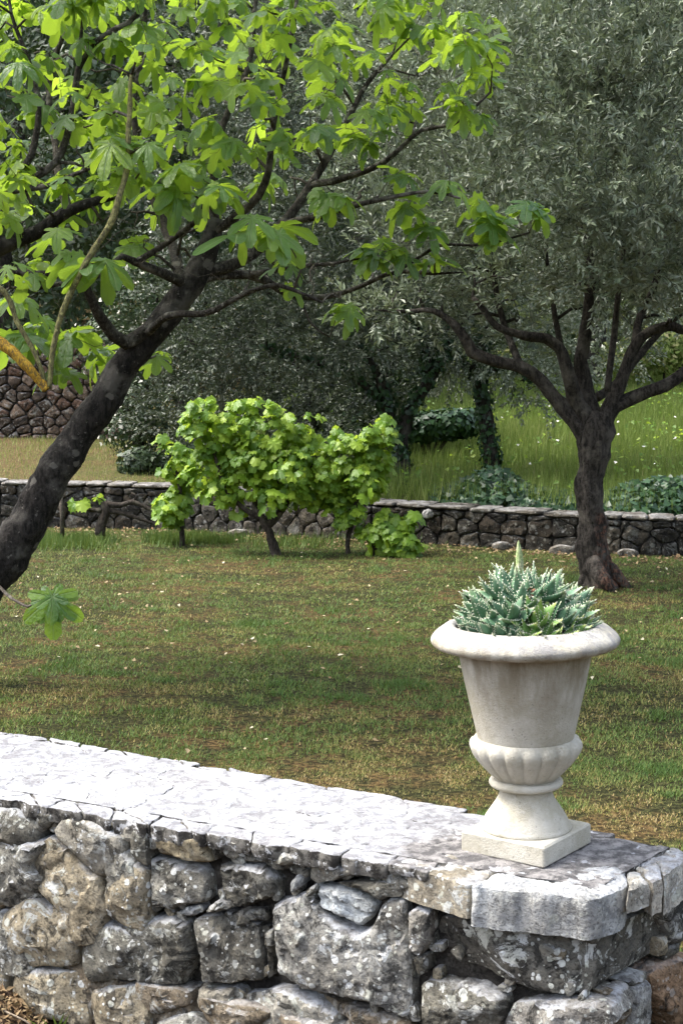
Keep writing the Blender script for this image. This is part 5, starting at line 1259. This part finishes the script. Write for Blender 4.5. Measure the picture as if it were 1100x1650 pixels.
far_olive('ivy-clad olive tree leaning right behind the rear wall, beside the grapevine crowns', bB, [
    ('trunk', [(650, 802), (648, 770), (645, 720), (652, 680), (672, 640), (698, 600), (720, 560), (730, 500)], (22, 19, 17, 15, 12, 11, 9, 7)), ('branch', [(645, 730), (628, 690), (622, 640), (600, 590), (560, 540)], (16, 14, 12, 10, 7)),
    ('branch', [(622, 650), (560, 600), (500, 580), (430, 560)], (9, 8, 6, 4)), ('branch', [(690, 610), (680, 540), (640, 460)], (8, 7, 5))],
    [(P(x, y, 15.4 + d), (r, r, r * .8)) for x, y, d, r in [(340, 560, -.4, .55), (420, 540, -.6, .6), (500, 540, -.6, .55), (580, 540, -.6, .5), (640, 520, -.4, .5), (700, 540, 0, .45), (300, 620, .2, .5), (380, 620, .2, .5), (460, 610, .3, .5), (540, 600, .5, .45), (600, 620, .8, .4), (330, 490, 0, .6), (430, 470, 0, .6), (530, 460, 0, .6), (620, 440, 0, .6), (710, 450, .3, .5), (280, 550, .3, .5), (240, 600, .5, .4), (380, 400, .3, .7), (500, 380, .3, .7), (620, 340, .3, .7), (560, 250, .3, .7), (440, 300, .4, .7), (690, 240, .3, .7), (300, 250, .2, .8), (400, 170, .2, .8), (520, 130, .2, .8), (640, 120, .3, .8), (360, 40, .5, .9), (500, 0, .5, .9), (640, -20, .5, .9), (330, 380, -.8, .6), (450, 350, -1.0, .6), (570, 380, -1.0, .6), (330, 680, 1.0, .42), (420, 680, 1.2, .45), (510, 680, 1.2, .42), (590, 670, 1.4, .4), (260, 670, 1.2, .4)]], 17, ivy=1500, mat=M_OLIVE_SHADED)  # the high, wide crown clumps are added to shade the foliage below
bC = tbase(792, 15.9)
far_olive('slender ivy-clad olive tree on the meadow left of the main olive trunk', bC, [
    ('trunk', [(793, 785), (790, 740), (784, 690), (776, 640), (770, 600), (780, 540), (800, 480)], (20, 17, 16, 15, 13, 11, 8)), ('branch', [(772, 610), (740, 580), (700, 560)], (8, 6, 4)), ('branch', [(778, 600), (820, 590), (860, 610)], (6, 5, 3))],
    [(P(x, y, 15.9 + d), (r, r, r * .75)) for x, y, d, r in [(840, 610, .2, .38), (880, 640, .3, .26), (800, 560, -.3, .45), (740, 560, -.2, .4), (860, 550, 0, .5), (930, 560, .5, .5), (1000, 570, 1.0, .4), (780, 480, 0, .6), (880, 470, .3, .6), (980, 470, .5, .6), (1080, 470, .8, .6), (820, 360, .5, .8), (960, 340, .5, .8), (1080, 300, .5, .8), (730, 605, .4, .26), (700, 590, .4, .3)]], 23, ivy=1100, Y=15.9, droop=.7)
bD = tbase(470, 18.5)
far_olive('shaded olive tree far behind the largest grapevine', bD, [('trunk', [(500, 770), (505, 700), (495, 640), (470, 580)], (18, 16, 13, 9)), ('branch', [(500, 690), (540, 640), (580, 590)], (10, 8, 6))],
    [(P(x, y, 18.5 + d), (r, r, r * .8)) for x, y, d, r in [(300, 660, 0, .7), (380, 700, 0, .55), (460, 690, .3, .6), (560, 680, .3, .6), (350, 590, 0, .8), (470, 590, 0, .8), (590, 600, 0, .8), (420, 500, 0, .9), (560, 500, 0, .9), (300, 520, 0, .9), (680, 560, .8, .6)]], 29, per=24, Y=18.5, mat=M_OLIVE_SHADED, llen=.08, lw=.02)

# dense background trees
def bg_tree(kind, label, x, Y, h, r, seed, mat, leafsize, per, wide=.5, trunk_r=.2, low=.22):
    b = Vector((x, Y, th_(x, Y) if Y < 39 else 5)); t = thing(kind, b, label, 'tree', 'dark trees in the background'); rr = random.Random(seed); nodes = []
    limb('trunk', [b - UP * .2, b + Vector((.1, 0, h * .25)), b + Vector((-.15, .1, h * .5)), b + Vector((0, 0, h * .8))], [trunk_r, trunk_r * .8, trunk_r * .6, trunk_r * .2], M_OLBARK_FAR, t, nodes, sides=10, step=.3)
    cl = clumpfield(46, (x, Y, b.z + h * (.5 + low / 2)), (r, r * .8, h * (.5 - low / 2)), (r * .22, r * .36), rr)
    C = []; D = []
    for c, q in cl:
        n = int(per * q[0] * q[0]); u = unit(n); C.append(np.array(c[:]) + u * (.5 + .5 * NR.random(n) ** .6)[:, None] * np.array(q)); D.append(u)
    leafcloud('crown', np.vstack(C), np.vstack(D) + np.array([0, 0, .4]), leafsize, mat, t, wide=wide)
    tv, tf, _ = network(nodes, [c[0] for c in cl], .06, rr=rr, sides=5, step=.4); stuff(link('limbs', new_mesh('limbs', tv, tf), M_OLBARK_FAR, t))
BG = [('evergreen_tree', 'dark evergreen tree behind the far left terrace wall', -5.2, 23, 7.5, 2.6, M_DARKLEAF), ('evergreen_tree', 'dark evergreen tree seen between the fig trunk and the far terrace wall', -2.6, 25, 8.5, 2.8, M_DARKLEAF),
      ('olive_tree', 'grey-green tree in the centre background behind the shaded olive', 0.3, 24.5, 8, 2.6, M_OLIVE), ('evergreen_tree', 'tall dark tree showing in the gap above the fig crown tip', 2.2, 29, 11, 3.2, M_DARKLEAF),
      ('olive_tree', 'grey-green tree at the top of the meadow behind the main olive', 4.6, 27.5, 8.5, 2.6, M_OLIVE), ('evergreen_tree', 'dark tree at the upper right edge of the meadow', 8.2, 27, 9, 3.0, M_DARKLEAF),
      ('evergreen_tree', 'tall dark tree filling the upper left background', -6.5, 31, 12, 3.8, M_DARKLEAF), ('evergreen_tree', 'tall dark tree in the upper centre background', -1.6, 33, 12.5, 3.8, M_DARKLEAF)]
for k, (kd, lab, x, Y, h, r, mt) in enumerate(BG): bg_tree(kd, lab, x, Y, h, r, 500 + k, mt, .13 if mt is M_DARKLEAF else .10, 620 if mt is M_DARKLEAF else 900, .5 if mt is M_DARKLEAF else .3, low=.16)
# wooded mass on the hill
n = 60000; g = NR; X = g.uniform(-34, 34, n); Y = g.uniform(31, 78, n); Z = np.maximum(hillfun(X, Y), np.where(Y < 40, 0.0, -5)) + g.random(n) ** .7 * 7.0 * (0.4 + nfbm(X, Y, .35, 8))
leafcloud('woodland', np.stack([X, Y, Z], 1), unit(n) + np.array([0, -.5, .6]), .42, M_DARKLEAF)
bpy.data.objects['woodland']['label'] = 'dense dark woodland on the slope behind everything'

# shrubs in the middle distance
def shrub(name, label, blobs, mat, n, size, cat='shrub', group=None, flowers=0, wide=.6, stems=None):
    c0 = blobs[0][0]; b = Vector((c0.x, c0.y, th_(c0.x, c0.y))); t = thing(name, b, label, cat, group); C = []; D = []; tot = sum(r[0] * r[2] for _, r in blobs)
    for c, r in blobs:
        k = int(n * r[0] * r[2] / tot); u = unit(k); C.append(np.array(c[:]) + u * (.55 + .45 * NR.random(k))[:, None] * np.array(r)); D.append(u)
    C = np.vstack(C); D = np.vstack(D); leafcloud('foliage', C, D + np.array([0, 0, .3]), size, mat, t, wide=wide)
    if flowers: idx = NR.choice(len(C), flowers); leafcloud('flowers', C[idx] + D[idx] * .03, D[idx] + np.array([0, -.6, .3]), .045, M_FLOWER, t, wide=1.0)
    v, f = [], []
    for c, r in blobs: tube([b - UP * .05, (b + c) / 2 + Vector((0, 0, .05)), c], [.03, .02, .01], 5, verts=v, faces=f)
    centred('stems', v, f, M_OLBARK_FAR, t)
shrub('flowering_shrub', 'dark shrub with white blossom just right of the leaning fig trunk', [(P(x, y, 17.5 + d), (r, r, r)) for x, y, d, r in [(225, 650, 0, .45), (205, 690, 0, .35), (250, 700, .2, .4), (230, 580, .2, .45), (235, 480, .3, .55), (260, 420, .3, .5), (300, 730, .3, .4), (180, 560, .5, .5)]], M_DARKLEAF, 9000, .06, flowers=420, wide=.5)
shrub('dark_shrub', 'low dark green shrub behind the rear wall left of the grapevines', [(P(x, y, 16.6 + d), (r, r * .8, r * .7)) for x, y, d, r in [(225, 745, 0, .28), (260, 755, .1, .26), (300, 745, .2, .35), (360, 740, .3, .4), (430, 745, .3, .4), (500, 740, .4, .45), (570, 745, .4, .4)]], M_DARKLEAF, 9000, .06, wide=.7)
shrub('ivy_mound', 'glossy dark ivy mound on the meadow between the two ivy-clad trunks', [(P(x, y, 17.6 + d), (r, r * .7, r * .55)) for x, y, d, r in [(690, 685, 0, .34), (725, 682, 0, .34), (755, 678, .2, .3), (665, 690, .1, .28)]], M_IVY, 4200, .07, 'ivy', 'ivy patches', wide=1.0)
shrub('dark_shrub', 'dark shrub in the shade left of the ivy-clad leaning olive', [(P(x, y, 17.8 + d), (r, r, r)) for x, y, d, r in [(600, 650, .3, .5), (580, 600, .4, .5), (620, 720, 0, .35), (560, 700, .2, .5), (650, 600, .6, .4)]], M_DARKLEAF, 6000, .07)
shrub('bright_shrub', 'sunlit yellow-green shrub at the right edge on top of the meadow', [(P(x, y, 26 + d), (r, r, r * .6)) for x, y, d, r in [(1070, 560, 0, .8), (1010, 575, 0, .6), (1120, 560, 0, .8), (740, 600, 1, .6), (800, 590, 1, .7)]], M_MEADOW, 6000, .09)
# ground ivy behind the rear wall
def ivy_patch(label, x0, x1, ylo, yhi, n, hump):
    X = NR.uniform(x0, x1, n); T = NR.random(n); Y = wall_y(X) + .35 + T * (yhi - ylo); env = np.sin(np.clip((X - x0) / (x1 - x0), 0, 1) * np.pi) ** .5 * np.sin(np.clip(T, .05, 1) * np.pi) ** .5
    Z = terrace_h(X, Y) + NR.random(n) ** .5 * hump(X) * env + .02
    o = leafcloud('ivy_ground_cover', np.stack([X, Y, Z], 1), unit(n) * .5 + np.array([0, -.55, .7]), .065, M_IVY, wide=1.0); o['label'] = label
ivy_patch('glossy dark ground ivy behind the rear wall right of the main olive trunk', P(965, 800, 13.6).x, 5.4, 0, 1.2, 7000, lambda X: .14 + .20 * sstep(2.2, 3.4, X) + .08 * np.sin(X * 5))
ivy_patch('dark ground ivy at the foot of the slender olive behind the rear wall', P(700, 800, 14).x, P(945, 800, 13.6).x, 0, 1.3, 5200, lambda X: .08 + .20 * np.exp(-((X - P(800, 790, 14.2).x) / .28) ** 2))

# ------------------------------------------------------------------ grass
GT = np.array([(0, -.5, 0), (0, .5, 0), (.55, -.38, .10), (.55, .38, .10), (1, 0, .34)]); GF = np.array([(0, 2, 3), (0, 3, 1), (2, 4, 3)])
GT1 = np.array([(0, -.5, 0), (0, .5, 0), (1, 0, .2)]); GF1 = np.array([(0, 1, 2)])
def in_view(X, Y, m=.35):
    return (np.abs(X) < Y * .2292 + m)
def dryness(X, Y):
    a = nfbm(X + 50, Y * 1.6 + 50, 1.1, 21, 5); near = sstep(8.2, 5.2, Y)
    b = nfbm(X + 80, Y + 80, 4.5, 31, 3)
    c = nfbm(X + 10, Y * 1.7 + 10, 2.3, 77, 3)
    return a, np.clip((a - .48) * 3.4 + near * .30 + (b - .5) * 1.3 + (c - .5) * 1.3 + .08, 0, 1) * (.55 + .45 * sstep(8.5, 5.5, Y))
def blades(name, X, Y, Z, lean, L, W, tone, mat, T=GT, TF=GF, label=None):
    n = len(X); az = NR.uniform(0, 6.283, n); ax = np.stack([np.cos(az) * lean, np.sin(az) * lean, np.ones(n)], 1); nr = np.stack([-np.cos(az), -np.sin(az), lean * .5], 1)
    V, Fc = scatter(T, TF, np.stack([X, Y, Z], 1), ax, nr, L, W); m = new_mesh(name, V, Fc, smooth=False); tone_attr(m, tone, len(T))
    o = stuff(link(name, m, mat)); o['label'] = label; return o
def lawn(y0, y1, dens, Ls, Ws, T, TF, label, seed):
    global NR
    A = (y1 - y0) * ((y0 + y1) * .2292 + .7) * 1.15; n = int(A * dens); Y = np.sqrt(NR.uniform(y0 * y0, y1 * y1, n)); X = NR.uniform(-1, 1, n) * (Y * .2292 + .4)
    side = Y + .5175 * X - 3.0; k = (side > .80) & (Y < wall_y(X) - .03); X, Y = X[k], Y[k]
    # clumpy: drop blades where the noise is low
    cl_ = nfbm(X + 9, Y + 9, 9, 41, 3); a, d = dryness(X, Y)
    k = NR.random(len(X)) < np.clip(.12 + (cl_ - .34) * 3.2, .08, 1); X, Y, cl_, a, d = X[k], Y[k], cl_[k], a[k], d[k]; n = len(X)
    tone = np.clip(.20 + .66 * d * (0.5 + .7 * NR.random(n)) + NR.normal(0, .13, n) + (NR.random(n) < .06) * .45, 0, 1)
    tuft = sstep(.56, .72, nfbm(X + 30, Y + 30, 3.2, 51, 3)) * (1 - d)
    tone = np.where(tuft > .4, np.clip(tone - .26, 0, 1), tone)
    L = Ls * (0.5 + .9 * NR.random(n)) * (1 - .35 * d) * (1 + .7 * tuft)
    blades('lawn_grass', X, Y, lawn_h(X, Y) - .003, NR.uniform(.6, 4.0, n), L, Ws * (0.6 + .8 * NR.random(n)), tone, M_GRASS, T, TF, label)
lawn(3.5, 6.2, 22000, .019, .0029, GT, GF, 'short dry-patched lawn grass nearest the urn wall', 1)
lawn(6.2, 9.4, 10500, .023, .0042, GT, GF, 'short lawn grass in the middle of the garden', 2)
lawn(9.4, 15.3, 4600, .028, .0060, GT1, GF1, 'short shaded lawn grass in front of the rear wall', 3)
# taller weeds under the vines
n = 9000; X = NR.normal(-1.75, .75, n); Y = 13.75 + NR.normal(0, .22, n) + .3 * (nfbm(X, Y[:n] * 0 + 1, 2, 5) - .5); k = NR.random(n) < sstep(.38, .55, nfbm(X + 4, Y + 4, 2.4, 77, 3)); X, Y = X[k], Y[k]; n = len(X); Z = lawn_h(X, Y)
blades('weeds', X, Y, Z, NR.uniform(.2, 1.6, n), .07 + .06 * NR.random(n), .007, NR.random(n) * .35, M_GRASS, label='brighter green weeds growing under the left grapevines')
# meadow
n = 150000; Y = np.sqrt(NR.uniform(13.2 ** 2, 30 ** 2, n)); X = NR.uniform(-1, 1, n) * (Y * .2292 + 1.0); k = (Y > wall_y(X) + .38); X, Y = X[k], Y[k]; n = len(X)
dl = sstep(-.6, -2.4, X); k = NR.random(n) < (1 - .6 * dl); X, Y, dl = X[k], Y[k], dl[k]; n = len(X)
hh = (.09 + .30 * nfbm(X, Y, 1.6, 61, 3)) * (1 - .72 * dl)
blades('meadow_grass', X, Y, terrace_h(X, Y) - .01, NR.uniform(.1, 1.3, n), hh * (0.5 + .8 * NR.random(n)), .0075, np.clip(.15 + .5 * NR.random(n) * nfbm(X, Y, 1.2, 71, 3) * 1.6 + .45 * dl + (NR.random(n) < .04) * .4, 0, 1), M_MEADOW, label='tall fresh meadow grass on the raised terrace')
n = 9000; Y = np.sqrt(NR.uniform(13.4 ** 2, 27 ** 2, n)); X = NR.uniform(-.9, 1, n) * (Y * .2292 + .8); k = (Y > wall_y(X) + .4) & (nfbm(X + 3, Y + 3, 1.3, 91, 3) > .52) & (X > -.6); X, Y = X[k], Y[k]; n = len(X)
o = leafcloud('meadow_weeds', np.stack([X, Y, terrace_h(X, Y) + .05 + .22 * NR.random(n)], 1), unit(n) * .5 + np.array([0, -.3, .9]), .055, M_VINE, wide=.7, tone=NR.random(n) * .3); o['label'] = 'broad-leaved weeds mixed into the meadow grass'
n = 60; Y = NR.uniform(14.5, 26, n); X = NR.uniform(.3, 1, n) * (Y * .2292 + .6)
o = leafcloud('meadow_flowers', np.stack([X, Y, terrace_h(X, Y) + .2 + .15 * NR.random(n)], 1), unit(n) * .3 + np.array([0, -.4, .9]), .035, M_FLOWER, wide=1.0); o['label'] = 'tiny pale flowers dotted over the meadow grass'
# fallen leaves
n = 480; Y = np.sqrt(NR.uniform(4 ** 2, 14 ** 2, n)); X = NR.uniform(-1, 1, n) * (Y * .2292 + .2); k = (Y + .5175 * X - 3 > .85) & (Y < wall_y(X) - .1) & (NR.random(n) < .25 + .75 * sstep(6, 10, Y)); X, Y = X[k], Y[k]; n = len(X)
o = leafcloud('fallen_leaves', np.stack([X, Y, lawn_h(X, Y) + .024 + .012 * NR.random(n)], 1), unit(n) * .45 + np.array([0, -.2, 1]), .026, M_LITTER, wide=.75, down=0, tone=np.clip(NR.normal(.42, .3, n), 0, 1)); o['label'] = 'pale fallen leaves scattered over the lawn'
n = 900; X = NR.uniform(-3.4, 3.3, n); Y = wall_y(X) - .05 - np.abs(NR.normal(0, .35, n)); 
o = leafcloud('leaf_litter', np.stack([X, Y, lawn_h(X, Y) + .012 + .012 * NR.random(n)], 1), unit(n) * .45 + np.array([0, -.2, 1]), .032, M_LITTER, wide=.7, down=0, tone=np.clip(NR.normal(.14, .18, n), 0, 1)); o['label'] = 'dry brown leaf litter along the foot of the rear wall'

# ------------------------------------------------------------------ near left corner: mulch, pebble, tuft, twigs
n = 6500; X = NR.uniform(-1.3, -.35, n); T = NR.random(n); side = -.55 + T * .66; Y = 3.0 - .5175 * X + .18 + side; Y = Y - .0; Zb = .015 - .30 * sstep(-.98, -.35, X)
o = leafcloud('mulch', np.stack([X, Y, Zb + .012 * NR.random(n) + .004], 1), unit(n) * .55 + np.array([0, -.1, .8]), .020, M_LITTER, wide=.45, down=0, tone=np.clip(NR.normal(.08, .16, n), 0, 1)); o['label'] = 'brown mulch and litter below the wall at the lower left'
def nh(x): return float(.015 - .30 * sstep(-.98, -.35, np.array(x)))
pb = G(33, 1596, .0); pb.z = nh(pb.x) + .010
pp = [(.017 * math.cos(a) * (1 + .25 * math.sin(3 * a)), .013 * math.sin(a)) for a in [i * .9 for i in range(7)]]
o = stone('pebble', pp, pb, UX, Vector((0, .5, .86)).normalized(), Vector((0, -.86, .5)), Vector((0, -.86, .5)), .014, None, (0.62, .42, .22), .1, .006, n=24, m=6, amp=.002, seed=9)
tag(o, 'small orange-tan pebble lying on the mulch at the lower left', 'pebble')
tb = G(86, 1600, 0); tb.z = nh(tb.x)
tb = on_plane(86, 1598, C0 + N1 * .05, N1); tb.z = nh(tb.x)
n = 11; az = NR.uniform(-.9, .9, n); Lb = NR.uniform(.06, .12, n)
V, Fc = scatter(GT, GF, np.array([tb[:]] * n) + NR.normal(0, .006, (n, 3)) * np.array([1, 1, 0]), np.stack([np.sin(az), -.25 + 0 * az, np.cos(az) + .3], 1), np.stack([0 * az, -np.ones(n), 0 * az], 1), Lb, .008)
m = new_mesh('grass_tuft', V, Fc, False); tone_attr(m, [.2] * n, 5); tag(link('grass_tuft', m, M_GRASS), 'small tuft of broad grass blades against the foot of the wall at the lower left', 'grass tuft', kind='stuff')
for k, (a, b) in enumerate([((5, 1612), (75, 1598)), ((55, 1590), (90, 1604))]):
    A, B = on_plane(*a, C0 + N1 * .12, N1), on_plane(*b, C0 + N1 * .09, N1); A.z = nh(A.x) + .012; B.z = nh(B.x) + .014
    v, f = tube([A, (A + B) / 2 + Vector((0, .006, .008)), B], [.0022, .0025, .0015], 6, .3, 60)
    tag(centred('twig', v, f, M_TWIG), ['longer pale dry twig lying on the mulch below the pebble', 'short pale dry twig lying on the mulch beside the grass tuft'][k], 'twig', 'dry twigs on the mulch')
